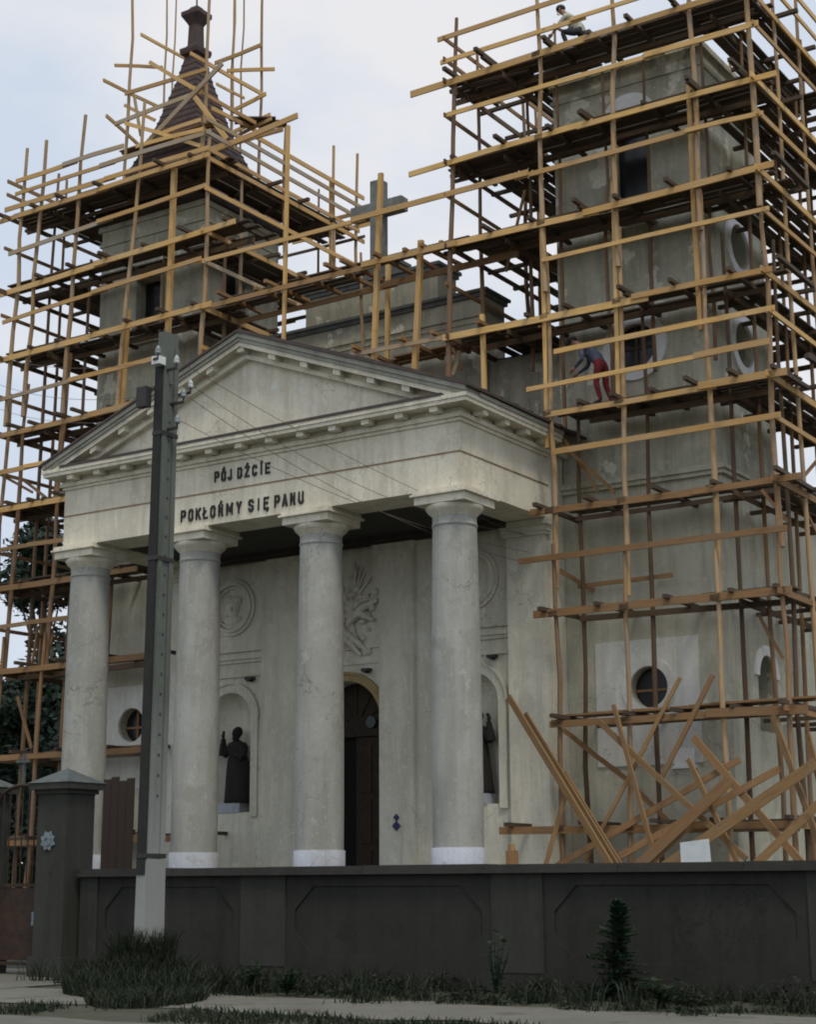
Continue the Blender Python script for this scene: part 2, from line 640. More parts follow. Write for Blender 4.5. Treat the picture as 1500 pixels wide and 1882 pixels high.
def niche_cutter(cx):
    mb = MB()
    prof, n = [], 24
    ring_ = []
    zs, r, dep = 5.33, .62, .46
    lv = [(1.0, 3.2)] + [(1.0, zs)] + [(math.cos(k * math.pi / 16), zs + r * math.sin(k * math.pi / 16)) for k in range(1, 8)]
    vs_, fs = [], []
    for s_, z in lv:
        for k in range(n):
            a = 2 * math.pi * k / n
            vs_.append((cx + r * s_ * math.cos(a), YF + dep * s_ * math.sin(a), z))
    for i in range(len(lv) - 1):
        for k in range(n):
            a, b = i * n + k, i * n + (k + 1) % n
            fs.append((a, b, b + n, a + n))
    fs.append(tuple(reversed(range(n))))
    m = (len(lv) - 1) * n
    vs_.append((cx, YF, zs + r))
    fs += [(m + k, m + (k + 1) % n, len(vs_) - 1) for k in range(n)]
    return mb.add(vs_, fs)


wall_mb = MB().box(-5.18, YF, 0, 5.18, YF + .72, 11.0)
build_cut('facade_wall', wall_mb, [niche_cutter(-3.3), niche_cutter(3.3), MB().prism(arch_poly(0, .95, 1.3, 5.05), 'y', YF - .3, YF + .5)], WHITE2, church)
# portico floor and steps
part('portico_floor', MB().box(-5.7, 26.2, 0, 5.7, YF - .003, 1.3), STONE)
for k in range(6):
    part('step', MB().box(-5.7 - .01 * k, 26.2 - .34 * (k + 1), 0, 5.7 + .01 * k, 26.2 - .34 * k - .002, 1.3 - .19 * (k + 1)), STONE)
# pilasters on the facade
for s in (-1, 1):
    for a, b, pr in ((4.27, 5.18, .18), (1.04, 1.92, .24), (1.925, 2.34, .12)):
        x0, x1 = sorted((s * a, s * b))
        pl = part('pilaster', MB().box(x0, YF - pr, 1.3, x1, YF + .01, 8.72), WHITE2)
        cp = MB()
        for k, (z0, z1, e) in enumerate(((8.72, 8.80, .05), (8.80, 8.92, .09), (8.92, 9.04, .13))):
            cp.box(x0 - e, YF - pr - e, z0, x1 + e, YF + .012, z1 - .001)
        part('pilaster_capital', cp, WHITE2, pl)
    # string course mouldings in the niche bay
    x0, x1 = sorted((s * 2.36, s * 4.25))
    part('string_course', MB().box(x0, YF - .09, 6.72, x1, YF + .01, 6.80).box(x0, YF - .05, 6.64, x1, YF + .01, 6.718).box(x0, YF - .06, 6.90, x1, YF + .01, 6.95), WHITE2)
    part('string_course', MB().box(x0, YF - .05, 6.31, x1, YF + .01, 6.37), WHITE2)
    # niche surround
    part('niche_surround', MB().ring(.82, .63, s * 3.3, 5.33, 'y', YF - .055, YF + .01, 24, 0, math.pi)
         .box(s * 3.3 - .82, YF - .055, 3.1, s * 3.3 - .63, YF + .01, 5.329).box(s * 3.3 + .63, YF - .055, 3.1, s * 3.3 + .82, YF + .01, 5.329)
         .ring(.87, .82, s * 3.3, 5.33, 'y', YF - .09, YF + .01, 24, 0, math.pi), WHITE2)
    part('niche_pedestal', MB().box(s * 3.3 - .36, YF - .02, 3.2, s * 3.3 + .30, YF + .38, 3.42), LIMED)
    # medallion: moulded rings round a carved head
    md = MB()
    for ro, ri, pr in ((.68, .60, .06), (.60, .52, .10), (.50, .44, .05)):
        md.ring(ro, ri, s * 3.3, 7.97, 'y', YF - pr, YF + .01, 36)
    mo = part('medallion', md, WHITE2)
    hd = MB()
    hd.ball((s * 3.3, YF - .01, 7.98), .20, .09, .26).ball((s * 3.3 + .03, YF - .06, 7.93), .06, .08, .07).ball((s * 3.3 - .12, YF, 8.16), .16, .07, .12)
    hd.ball((s * 3.3 + .13, YF, 8.13), .15, .07, .12).ball((s * 3.3, YF, 7.66), .30, .07, .13).ball((s * 3.3 - .2, YF, 7.95), .1, .06, .22)
    part('carved_head', hd, WHITE2, mo)
# small iron hooks left in the facade
for px, py in ((461, 1247), (675, 1231), (906, 1206)):
    q = at_y(px, py, YF - .05)
    part('hook', MB().box(q.x - .10, YF - .16, q.z - .03, q.x + .10, YF + .01, q.z + .03).box(q.x - .03, YF - .2, q.z - .07, q.x + .04, YF + .01, q.z - .032), IRON)
# door
door = part('door', MB().prism(arch_poly(0, .945, 1.3, 5.05), 'y', YF + .47, YF + .495), DOORW)
lf = MB().box(.02, YF + .36, 1.32, .93, YF + .42, 4.78)
for z0, z1 in ((1.5, 2.3), (2.45, 3.4), (3.55, 4.6)):
    for x0, x1 in ((.12, .44), (.52, .84)):
        lf.box(x0, YF + .335, z0, x1, YF + .359, z1)
part('door_leaf', lf, DOORW, door)
lf = MB().box(-.93, YF - .32, 1.32, -.87, YF + .36, 4.78)
part('door_leaf', lf, DOORW, door, )
part('door_opening', MB().box(-.86, YF + .43, 1.31, .015, YF + .468, 4.78), plain('dark_interior', (.004, .004, .004), (.003, .003, .003), 3, 1.0), door)
part('transom', MB().box(-.94, YF + .3, 4.79, .94, YF + .45, 4.95), DOORW, door)
ty = MB().prism([(x * .985, z) for x, z in arch_poly(0, .945, 4.951, 5.05)], 'y', YF + .40, YF + .46)
for k in range(1, 6):
    a = math.pi * k / 6
    ty.beam((.25 * math.cos(a), YF + .385, 5.05 + .25 * math.sin(a)), (.9 * math.cos(a), YF + .385, 5.05 + .9 * math.sin(a)), .05, .03, (0, 1, 0))
part('tympanum_panel', ty, DOORW, door)
part('round_lamp', MB().ring(.13, .001, .44, 5.10, 'y', YF + .30, YF + .38, 20), plain('lamp_glass', (.05, .075, .08), (.03, .05, .05), 9, .5), door)
part('door_surround', MB().ring(1.10, .955, 0, 5.05, 'y', YF - .06, YF + .05, 28, 0, math.pi).ring(1.16, 1.10, 0, 5.05, 'y', YF - .10, YF + .01, 28, 0, math.pi)
     .box(.955, YF - .04, 1.31, 1.035, YF + .05, 5.049).box(-1.035, YF - .04, 1.31, -.955, YF + .05, 5.049), OCHRE)
for z, r in ((2.97, .075), (2.79, .105)):
    part('blue_plaque', MB().ring(r, .001, 1.49, z, 'y', YF - .27, YF - .235, 4), BLUE)
# stucco relief over the door: rays, clouds, cherub
rl = MB()
random.seed(21)
for k in range(26):
    a = random.uniform(-.1, math.pi * 2)
    r0, r1 = random.uniform(.25, .4), random.uniform(.55, .95)
    rl.tube([(.1 + r0 * math.cos(a), YF - .02, 7.75 + r0 * math.sin(a)), (.1 + r1 * math.cos(a) * .9, YF - .05, 7.75 + r1 * math.sin(a))], [.05, .018], 5)
for k in range(46):
    x, z = random.gauss(.15, .33), random.gauss(7.35, .38)
    rl.ball((max(-.85, min(.9, x)), YF - .02, max(6.6, min(8.5, z))), random.uniform(.05, .14), random.uniform(.06, .13), random.uniform(.05, .14), 8, 6)
for (x0, z0, x1, z1) in ((.1, 7.3, .88, 7.75), (.0, 7.1, .62, 6.6), (-.1, 7.05, .42, 6.55), (.2, 7.5, .8, 7.3), (-.2, 7.4, -.85, 7.8), (-.1, 7.1, -.6, 6.7)):
    rl.tube([(x0, YF - .08, z0), ((x0 + x1) / 2, YF - .14, (z0 + z1) / 2 + .05), (x1, YF - .06, z1)], [.085, .08, .035], 7)
part('stucco_relief', rl, WHITE2)
part('string_course', MB().box(-1.02, YF - .06, 6.70, 1.02, YF + .01, 6.78).box(-1.02, YF - .03, 6.36, 1.02, YF + .01, 6.41), WHITE2)

# columns
for i, x in enumerate((-4.85, -1.62, 1.62, 4.85)):
    cy = 27.15
    co = part('column', MB().lathe([(.485, 2.24), (.488, 3.0), (.483, 4.5), (.468, 6.2), (.450, 7.6), (.435, 8.33), (.435, 8.36), (.452, 8.37), (.452, 8.40), (.436, 8.41), (.436, 8.56)], x, cy, 40, cap=False), SHAFT)
    part('base', MB().lathe([(.60, 1.3), (.60, 1.6), (.53, 1.62), (.515, 1.7), (.515, 2.235), (.49, 2.24)], x, cy, 40, cap=False), LIMED, co)
    cp = MB().lathe([(.436, 8.56), (.46, 8.60), (.53, 8.66), (.575, 8.73), (.565, 8.77)], x, cy, 40)
    cp.box(x - .575, cy - .575, 8.772, x + .575, cy + .575, 8.93)
    part('capital', cp, WHITE, co)
    part('abacus', MB().box(x - .64, cy - .64, 8.931, x + .64, cy + .64, 8.972).box(x - .60, cy - .60, 8.973, x + .60, cy + .60, 9.047), WHITE, co)
# entablature: a U of beams on the columns
en = MB()
en.box(-5.28, YP, 9.05, 5.28, YP + .95, 10.36)
for s in (-1, 1):
    x0, x1 = sorted((s * 4.35, s * 5.28))
    en.box(x0, YP + .952, 9.05, x1, YF - .002, 10.36)
entab = part('entablature', en, WHITE)
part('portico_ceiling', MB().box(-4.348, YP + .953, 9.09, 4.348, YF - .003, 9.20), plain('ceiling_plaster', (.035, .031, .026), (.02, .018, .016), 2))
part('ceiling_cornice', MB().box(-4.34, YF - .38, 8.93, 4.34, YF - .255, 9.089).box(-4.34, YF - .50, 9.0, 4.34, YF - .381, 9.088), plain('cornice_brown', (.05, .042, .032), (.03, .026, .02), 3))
fl = MB().box(-5.292, YP - .012, 9.745, 5.292, YP - .001, 9.772)
for s in (-1, 1):
    x0, x1 = sorted((s * 5.281, s * 5.292))
    fl.box(x0, YP, 9.745, x1, YF - .13, 9.772)
part('painted_fillet', fl, LINE, entab)


def u_band(mb, z0, z1, e, yback=YF - .13):
    """a moulding round the front and both sides, proud of the entablature by e"""
    mb.box(-5.28 - e, YP - e, z0, 5.28 + e, YP + .3, z1)
    for s in (-1, 1):
        x0, x1 = sorted((s * 4.9, s * (5.28 + e)))
        mb.box(x0, YP + .301, z0, x1, yback, z1)


bm_ = MB()
u_band(bm_, 10.361, 10.43, .04)
u_band(bm_, 10.431, 10.52, .09)
part('bed_moulding', bm_, WHITE, entab)
bm_ = MB()
u_band(bm_, 10.521, 10.639, .0, 20000)
u_band(bm_, 10.64, 10.72, .36)
u_band(bm_, 10.721, 10.80, .385)
part('corona', bm_, WHITE, entab)
for s in (-1, 1):      # the sloping gutter moulding along the two eaves
    x0, x1 = sorted((s * 5.0, s * 5.70))
    part('eaves_moulding', MB().box(x0, YP + .1, 10.801, x1, YF - .13, 10.88), SOOT, entab)
part('cornice_flashing', MB().box(-5.1, YP - .40, 10.801, 5.1, YP + .05, 10.86), ROOF, entab)
for k in range(-6, 7):
    part('modillion', MB().box(k * .81 - .09, YP - .30, 10.535, k * .81 + .09, YP - .051, 10.639), WHITE, entab)
for s in (-1, 1):
    for k in range(4):
        y = YP + .50 + .85 * k
        x0, x1 = sorted((s * 5.331, s * 5.58))
        part('modillion', MB().box(x0, y - .09, 10.535, x1, y + .09, 10.639), WHITE, entab)
# pediment
APX, EAV, HW = 13.05, 10.92, 5.66
SL = (APX - EAV) / HW
ped = part('pediment', MB().prism([(-5.1, 10.861), (5.1, 10.861), (5.1, 10.9), (0, 12.75), (-5.1, 10.9)], 'y', YP + .06, YP + .4), WHITE)
for s in (-1, 1):
    def rake(mb, t0, t1, y0, y1, hw=HW, xin=0.0):
        a = [(s * xin, APX - SL * xin - t0), (s * hw, APX - SL * hw - t0), (s * hw, APX - SL * hw - t1), (s * xin, APX - SL * xin - t1)]
        return mb.prism(a, 'y', y0, y1)
    rk = MB()
    rake(rk, 0, .10, YP - .385, YP + .3)
    rake(rk, .101, .18, YP - .35, YP + .3)
    part('raking_gutter', rk, SOOT, ped)
    rk = MB()
    rake(rk, .181, .285, YP - .31, YP + .3, 5.6)
    part('raking_cornice', rk, WHITE, ped)
    rk = MB()
    rake(rk, .286, .40, YP - .03, YP + .3, 4.75)
    rake(rk, .401, .50, YP - .09, YP + .3, 4.5)
    part('raking_bed_moulding', rk, WHITE, ped)
    for k in range(0 if s == 1 else 1, 6):
        x = s * k * .84
        zt = APX - SL * abs(x) - .287
        d_ = .09
        part('modillion', MB().prism([(x - d_, zt - .115 - (SL * d_ * s * -1 if k else 0)), (x + d_, zt - .115 + (SL * d_ * s * -1 if k else 0)), (x + d_, zt + (SL * d_ * s * -1 if k else 0)), (x - d_, zt - (SL * d_ * s * -1 if k else 0))], 'y', YP - .27, YP - .031), WHITE, ped)
    # roof slope with standing seams
    rf = MB()
    rake(rf, -.055, -.004, YP - .42, YT + .08, 5.75)
    ro = part('portico_roof', rf, ROOF)
    for k in range(8):
        y = YP - .35 + k * .62
        sm_ = MB()
        rake(sm_, -.09, -.056, y, y + .035, 5.74)
        part('seam', sm_, ROOF, ro)


# inscription: every letter cut from flat bars, 0..1 wide and 0..1 high
_O = [(.0, .2, .0, .8), (.0, .8, .25, 1), (.25, 1, .75, 1), (.75, 1, 1, .8), (1, .8, 1, .2), (1, .2, .75, 0), (.75, 0, .25, 0), (.25, 0, 0, .2)]
GLYPH = {
    'P': [(0, 0, 0, 1), (0, 1, .75, 1), (.75, 1, 1, .85), (1, .85, 1, .62), (1, .62, .75, .47), (.75, .47, 0, .47)],
    'O': _O, 'Ó': _O + [(.38, 1.2, .62, 1.36)],
    'J': [(.9, 1, .9, .2), (.9, .2, .65, 0), (.65, 0, .3, 0), (.3, 0, .05, .18)],
    'D': [(0, 0, 0, 1), (0, 1, .7, 1), (.7, 1, 1, .78), (1, .78, 1, .22), (1, .22, .7, 0), (.7, 0, 0, 0)],
    'Ź': [(0, 1, 1, 1), (1, 1, 0, 0), (0, 0, 1, 0), (.42, 1.2, .64, 1.36)],
    'C': [(1, .8, .75, 1), (.75, 1, .25, 1), (.25, 1, 0, .8), (0, .8, 0, .2), (0, .2, .25, 0), (.25, 0, .75, 0), (.75, 0, 1, .2)],
    'İ': [(.5, 0, .5, 1), (.45, 1.2, .58, 1.34)], 'I': [(.5, 0, .5, 1)],
    'E': [(0, 0, 0, 1), (0, 1, 1, 1), (0, .52, .8, .52), (0, 0, 1, 0)],
    'Ę': [(0, 0, 0, 1), (0, 1, 1, 1), (0, .52, .8, .52), (0, 0, 1, 0), (.75, 0, .62, -.16), (.62, -.16, .85, -.22)],
    'K': [(0, 0, 0, 1), (0, .42, 1, 1), (.35, .6, 1, 0)],
    'Ł': [(.1, 0, .1, 1), (.1, 0, 1, 0), (-.18, .38, .5, .66)],
    'N': [(0, 0, 0, 1), (0, 1, 1, 0), (1, 0, 1, 1)], 'Ń': [(0, 0, 0, 1), (0, 1, 1, 0), (1, 0, 1, 1), (.42, 1.2, .62, 1.36)],
    'M': [(0, 0, 0, 1), (0, 1, .5, .3), (.5, .3, 1, 1), (1, 1, 1, 0)],
    'Y': [(0, 1, .5, .48), (1, 1, .5, .48), (.5, .48, .5, 0)],
    'S': [(1, .82, .75, 1), (.75, 1, .25, 1), (.25, 1, 0, .82), (0, .82, .05, .62), (.05, .62, .95, .4), (.95, .4, 1, .2), (1, .2, .75, 0), (.75, 0, .25, 0), (.25, 0, 0, .18)],
    'A': [(0, 0, .5, 1), (.5, 1, 1, 0), (.2, .32, .8, .32)],
    'U': [(0, 1, 0, .2), (0, .2, .25, 0), (.25, 0, .75, 0), (.75, 0, 1, .2), (1, .2, 1, 1)],
}


def inscription(chars, zoom_x, y_px, z, h, wd):
    th = .048
    for ch, zx in zip(chars, zoom_x):
        cx = at_y(300 + zx / 3.75, y_px, YP - .01).x
        mb = MB()
        wide = wd * (1.28 if ch == 'M' else .94 if ch in 'NŃ' else 1.0)
        for k, (x0, z0, x1, z1) in enumerate(GLYPH[ch]):
            a = Vector((cx + (x0 - .5) * (wide - th), 0, z + th / 2 + z0 * (h - th)))
            b = Vector((cx + (x1 - .5) * (wide - th), 0, z + th / 2 + z1 * (h - th)))
            d = (b - a).normalized() * th * .42
            a, b = a - d, b + d
            yy = YP - .012 - .0006 * k
            a.y = b.y = yy
            mb.beam(a, b, .022, th)
        build('letter', mb, BLACK, entab)


inscription('PÓJDŹCİE', (370, 417, 460, 528, 578, 630, 677, 720), 875, 9.950, .245, .132)
inscription('POKŁOŃMYSIĘPANU', (140, 192, 243, 292, 343, 397, 458, 522, 605, 658, 710, 785, 838, 893, 950), 940, 9.190, .270, .146)

# attic, parapets and stone cross
at = part('attic', MB().box(-3.2, 31.25, 11.0, 3.2, 32.15, 14.70), ATTIC)
part('attic_cornice', MB().box(-3.27, 31.18, 14.701, 3.27, 32.2, 14.80).box(-3.33, 31.12, 14.801, 3.33, 32.25, 14.87), STONE, at)
part('attic_moulding', MB().box(-3.22, 31.2, 14.25, 3.22, 31.249, 14.33).box(-3.21, 31.22, 14.10, 3.21, 31.249, 14.16), ATTIC, at)
for s in (-1, 1):
    x0, x1 = sorted((s * 3.201, s * 5.14))
    part('parapet', MB().box(x0, 31.4, 11.0, x1, 32.1, 13.15), ATTIC)
up_ = part('attic_upper_block', MB().box(-1.92, 31.28, 14.871, 1.92, 32.1, 15.62), ATTIC)
part('block_cornice', MB().box(-1.98, 31.22, 15.621, 1.98, 32.15, 15.72).box(-2.03, 31.17, 15.721, 2.03, 32.2, 15.80), STONE, up_)
part('cross_pedestal', MB().box(-.60, 31.35, 15.801, .60, 32.05, 16.18).box(-.66, 31.3, 16.181, .66, 32.1, 16.27), STONE, up_)
cr_ = MB().box(-.155, 31.5, 16.271, .165, 31.8, 18.42)
cr_.box(-.74, 31.502, 17.52, -.156, 31.798, 17.85).box(.166, 31.502, 17.52, .76, 31.798, 17.85)
part('stone_cross', cr_, plain('cross_stone', (.19, .20, .185), (.10, .105, .098), 5))
# body of the church behind
nv = MB().box(-5.14, 32.2, 0, 5.14, 52, 12.6)
for s in (-1, 1):
    x0, x1 = sorted((s * 5.145, s * 8.6))
    nv.box(x0, 34.4, 0, x1, 52, 10.2)
part('nave_wall', nv, BASE)
part('nave_roof', MB().prism([(-9.0, 10.21), (9.0, 10.21), (9.0, 10.3), (0, 14.1), (-9.0, 10.3)], 'y', 34.5, 52.3), ROOF)


# towers
def tower(s, ztop):
    xs = sorted((s * 5.15, s * 8.75))
    cx = s * 6.98
    yb, cyd = 34.3, 32.75
    sh = MB().box(xs[0], YT, 0, xs[1], yb, ztop)
    sx = xs[1] if s == 1 else xs[1]
    zs = 17.55 if s == 1 else 16.75
    cuts = [MB().prism(arch_poly(s * 7.02, .45, 15.6, zs), 'y', YT - .3, YT + .45) if s == 1 else MB().box(s * 7.02 - .42, YT - .3, 15.6, s * 7.02 + .42, YT + .45, 17.28),
            MB().ring(.50, .0001, cx, 12.75, 'y', YT - .3, YT + .4, 28),
            MB().ring(.42, .0001, s * 7.05, 5.47, 'y', YT - .3, YT + .4, 28)]
    cuts[1] = MB().prism([(cx + .50 * math.cos(6.2832 * k / 28), 12.75 + .50 * math.sin(6.2832 * k / 28)) for k in range(28)], 'y', YT - .3, YT + .42)
    cuts[2] = MB().prism([(s * 7.05 + .42 * math.cos(6.2832 * k / 28), 5.47 + .42 * math.sin(6.2832 * k / 28)) for k in range(28)], 'y', YT - .3, YT + .42)
    xr = xs[1]
    if s == 1:
        for zc in (15.15, 12.9):
            cuts.append(MB().prism([(32.78 + .50 * math.cos(6.2832 * k / 28), zc + .48 * math.sin(6.2832 * k / 28)) for k in range(28)], 'x', xr - .4, xr + .3))
        cuts.append(MB().prism(arch_poly(33.0, .45, 4.6, 5.73), 'x', xr - .4, xr + .3))
    else:
        cuts.append(MB().prism(arch_poly(32.45, .45, 15.95, 17.3), 'x', xr - .4, xr + .3))
    t = build_cut('tower', sh, cuts, RENDER, church)
    t['label'] = 'right tower, grey unpainted render, top still open' if s == 1 else 'left tower, grey unpainted render with a dark spire'
    # wider plastered foot of the tower up to the string course
    x0, x1 = (xs[0] + .003, xs[1] + .06) if s == 1 else (xs[0] - .06, xs[1] - .003)
    ft = MB().box(x0, YT - .06, 0, x1, YT - .002, 9.70)
    foot = build_cut('tower_foot', ft, [MB().prism([(s * 7.05 + .42 * math.cos(6.2832 * k / 28), 5.47 + .42 * math.sin(6.2832 * k / 28)) for k in range(28)], 'y', YT - .3, YT + .42)], BASE, church)
    if s == 1:
        fs_ = MB().box(xs[1] + .002, YT - .001, 0, xs[1] + .06, yb, 9.70)
        build_cut('tower_foot', fs_, [MB().prism(arch_poly(33.0, .45, 4.6, 5.73), 'x', xr - .4, xr + .3)], BASE, church)
    mo = MB()
    for z0, z1, e in ((9.701, 9.79, .10), (9.791, 9.86, .16), (9.861, 9.93, .07)):
        mo.box(x0 - (e if s == -1 else 0), YT - .06 - e, z0, x1 + (e if s == 1 else 0), YT - .001, z1)
        if s == 1:
            mo.box(xs[1] + .001, YT, z0, x1 + e, yb, z1)
    part('tower_string_course', mo, BASE)
    # surrounds, panes and bars
    win = part('tower_window', MB().ring(.69, .30, s * 7.02, 17.9, 'y', YT - .06, YT - .002, 24, 0, math.pi) if s == 1 else MB().box(s * 7.02 - .52, YT - .05, 17.285, s * 7.02 + .52, YT - .002, 17.38), TRIM if s == 1 else RENDER)
    part('pane', MB().prism(arch_poly(s * 7.02, .44, 15.61, zs), 'y', YT + .36, YT + .40) if s == 1 else MB().box(s * 7.02 - .41, YT + .36, 15.61, s * 7.02 + .41, YT + .40, 17.27), DARKGLASS, win)
    part('sill', MB().box(s * 7.02 - .6, YT - .12, 15.44, s * 7.02 + .6, YT - .002, 15.58), RENDER, win)
    oc = part('oculus_surround', MB().ring(.745, .502, cx, 12.75, 'y', YT - .07, YT - .002, 36), TRIM)
    part('pane', MB().ring(.495, .001, cx, 12.75, 'y', YT + .10, YT + .13, 28), DARKGLASS, oc)
    part('glazing_bar', MB().box(cx - .025, YT + .06, 12.26, cx + .025, YT + .095, 13.24), FRAME, oc)
    part('glazing_bar', MB().box(cx - .49, YT + .062, 12.725, cx + .49, YT + .093, 12.775), FRAME, oc)
    pn = MB().box(s * 7.0 - 1.16, YT - .09, 3.9, s * 7.0 + 1.16, YT - .061, 6.45)
    pc = build_cut('wall_panel', pn, [MB().prism([(s * 7.05 + .42 * math.cos(6.2832 * k / 28), 5.47 + .42 * math.sin(6.2832 * k / 28)) for k in range(28)], 'y', YT - .3, YT + .1)], PANEL, church)
    part('ring_moulding', MB().ring(.60, .425, s * 7.05, 5.47, 'y', YT - .13, YT - .091, 32), PANEL, pc)
    part('pane', MB().ring(.415, .001, s * 7.05, 5.47, 'y', YT + .16, YT + .19, 28), DARKGLASS, pc)
    part('glazing_bar', MB().box(s * 7.05 - .02, YT + .11, 5.06, s * 7.05 + .03, YT + .155, 5.88), BOARD2, pc)
    part('glazing_bar', MB().box(s * 7.05 - .41, YT + .112, 5.40, s * 7.05 + .41, YT + .153, 5.45), BOARD2, pc)
    if s == 1:
        for zc in (15.15, 12.9):
            so = part('oculus_surround', MB().ring(.72, .505, 32.78, zc, 'x', xr + .002, xr + .06, 36), TRIM)
            part('pane', MB().ring(.495, .001, 32.78, zc, 'x', xr - .37, xr - .34, 28), plain('pane_blue', (.05, .07, .10), (.03, .04, .06), 4, .3), so)
        sa = part('niche_surround', MB().ring(.66, .455, 33.0, 5.73, 'x', xr + .061, xr + .11, 24, 0, math.pi), TRIM)
        part('pane', MB().prism(arch_poly(33.0, .44, 4.61, 5.73), 'x', xr - .37, xr - .33), STONE, sa)
        part('wall_plaque', MB().box(7.5, YT - .13, 3.80, 8.03, YT - .062, 3.86).box(7.55, YT - .11, 3.861, 7.98, YT - .062, 4.2), TRIM)
    else:
        part('pane', MB().prism(arch_poly(32.45, .44, 15.96, 17.3), 'x', xr - .38, xr - .34), DARKGLASS, win)
    # top cornice
    tc_ = MB()
    for z0, z1, e in ((ztop - .55, ztop - .45, .05), (ztop - .12, ztop + .02, .08)):
        tc_.box(xs[0] - e, YT - e, z0, xs[1] + e, yb + e, z1)
    part('tower_cornice', tc_, RENDER)


tower(1, 19.35)
tower(-1, 19.0)
# spire of the left tower: concave square pyramid, neck and cap
sx_, sy_ = -6.95, 32.72
prof = [(1.98, 19.03), (1.90, 19.2), (1.45, 20.1), (1.16, 20.9), (.93, 21.5), (.70, 22.2), (.52, 22.9), (.36, 23.5), (.24, 24.1), (.21, 24.25)]


def square_loft(mb, pr):
    vs_, fs = [], []
    for h, z in pr:
        vs_ += [(sx_ - h, sy_ - h, z), (sx_ + h, sy_ - h, z), (sx_ + h, sy_ + h, z), (sx_ - h, sy_ + h, z)]
    for i in range(len(pr) - 1):
        for k in range(4):
            a, b = 4 * i + k, 4 * i + (k + 1) % 4
            fs.append((a, b, b + 4, a + 4))
    fs += [(3, 2, 1, 0), tuple(range(4 * len(pr) - 4, 4 * len(pr)))]
    return mb.add(vs_, fs)


spire = part('spire', square_loft(MB(), prof), SPIRE)
for k in range(24):      # courses of slates as raised bands
    z = 19.35 + k * .2
    i = max(j for j in range(len(prof)) if prof[j][1] <= z)
    h0, z0 = prof[i]
    h1, z1 = prof[min(i + 1, len(prof) - 1)]
    h = h0 + (h1 - h0) * (z - z0) / (z1 - z0)
    part('slate_course', square_loft(MB(), [(h + .014, z), (h + .003, z + .05)]), SPIRE, spire)
part('spire_neck', square_loft(MB(), [(.21, 24.25), (.30, 24.30), (.32, 24.40), (.32, 24.48), (.2, 24.55), (.165, 24.62), (.15, 25.22), (.19, 25.30), (.28, 25.45), (.31, 25.50), (.31, 25.62), (.20, 25.66), (.12, 25.80)]), SPIRE, spire)
part('spire_rod', MB().tube([(sx_, sy_, 25.8), (sx_, sy_, 26.6)], .025, 6), IRON, spire)


# ------------------------------------------------------------------ statues in the niches
def statue(cx, flip, label):
    mb = MB()
    z0, cy = 3.421, YF + .16
    n = 28
    lv = [(.40, .20, 0), (.385, .20, .1), (.36, .19, .35), (.33, .18, .7), (.29, .165, .95), (.25, .15, 1.08), (.27, .15, 1.2), (.29, .15, 1.30), (.25, .13, 1.38), (.10, .09, 1.43), (.065, .07, 1.47)]
    vs_, fs = [], []
    for i, (a, b, z) in enumerate(lv):
        for k in range(n):
            t = 2 * math.pi * k / n
            fold = 1 + (.07 * math.sin(5 * t + z * 1.5) + .05 * math.sin(9 * t)) * max(0, 1 - z / 1.15)
            vs_.append((cx + flip * (.06 - .05 * z + .03 * math.sin(z * 2)) + a * fold * math.cos(t), cy + b * fold * math.sin(t), z0 + z))
    for i in range(len(lv) - 1):
        for k in range(n):
            a, b = i * n + k, i * n + (k + 1) % n
            fs.append((a, b, b + n, a + n))
    fs.append(tuple(reversed(range(n))))
    fs.append(tuple(range((len(lv) - 1) * n, len(lv) * n)))
    mb.add(vs_, fs, None, True)
    hx = cx + flip * .0
    mb.ball((hx, cy - .02, z0 + 1.60), .105, .12, .145, 14, 10)
    mb.ball((hx, cy - .13, z0 + 1.585), .025, .035, .03, 8, 6)       # nose
    mb.ball((hx, cy - .08, z0 + 1.49), .07, .07, .08, 10, 6)        # beard
    mb.ball((hx, cy + .03, z0 + 1.64), .115, .115, .13, 12, 8)      # hair
    # raised arm with sleeve and open hand
    sh = Vector((cx - flip * .22, cy - .02, z0 + 1.28))
    el = Vector((cx - flip * .36, cy - .06, z0 + 1.10))
    ha = Vector((cx - flip * .33, cy - .10, z0 + 1.50))
    mb.tube([sh, el], [.10, .095], 10)
    mb.tube([el, el.lerp(ha, .5), ha], [.10, .085, .05], 10)
    mb.ball(ha + Vector((0, 0, .05)), .045, .03, .06, 8, 6)
    for k in range(4):
        f0 = ha + Vector((flip * (-.03 + .02 * k), 0, .09))
        mb.tube([f0, f0 + Vector((flip * .012, -.005, .05)), f0 + Vector((flip * .03, -.02, .085 - .012 * abs(k - 1)))], [.012, .011, .008], 5)
    mb.tube([ha + Vector((-flip * .035, 0, .03)), ha + Vector((-flip * .07, -.01, .08))], [.013, .009], 5)
    # other arm folded over the chest
    sh = Vector((cx + flip * .22, cy - .02, z0 + 1.28))
    el = Vector((cx + flip * .27, cy - .12, z0 + 1.02))
    ha = Vector((cx + flip * .02, cy - .19, z0 + 1.14))
    mb.tube([sh, el], [.105, .10], 10)
    mb.tube([el, ha], [.095, .05], 10)
    mb.ball(ha, .05, .03, .04, 8, 6)
    for k in range(4):
        f0 = ha + Vector((-flip * .03, -.005, .03 - .02 * k))
        mb.tube([f0, f0 + Vector((-flip * .06, 0, .01))], [.011, .008], 5)
    o = build('statue', mb, BRONZE, org=(cx, cy, z0))
    tag(o, label, 'statue', 'statues in the portico niches')


statue(-3.24, 1, 'dark robed statue raising one hand in the niche between the second and third columns')
statue(3.3, -1, 'dark robed statue mostly hidden behind the rightmost column')

# ------------------------------------------------------------------ scaffolds
random.seed(11)
LEV = [2.68, 4.75, 6.93, 9.07, 11.13, 13.24, 15.34, 17.30, 19.26]
YS, YI = 29.5, 30.5


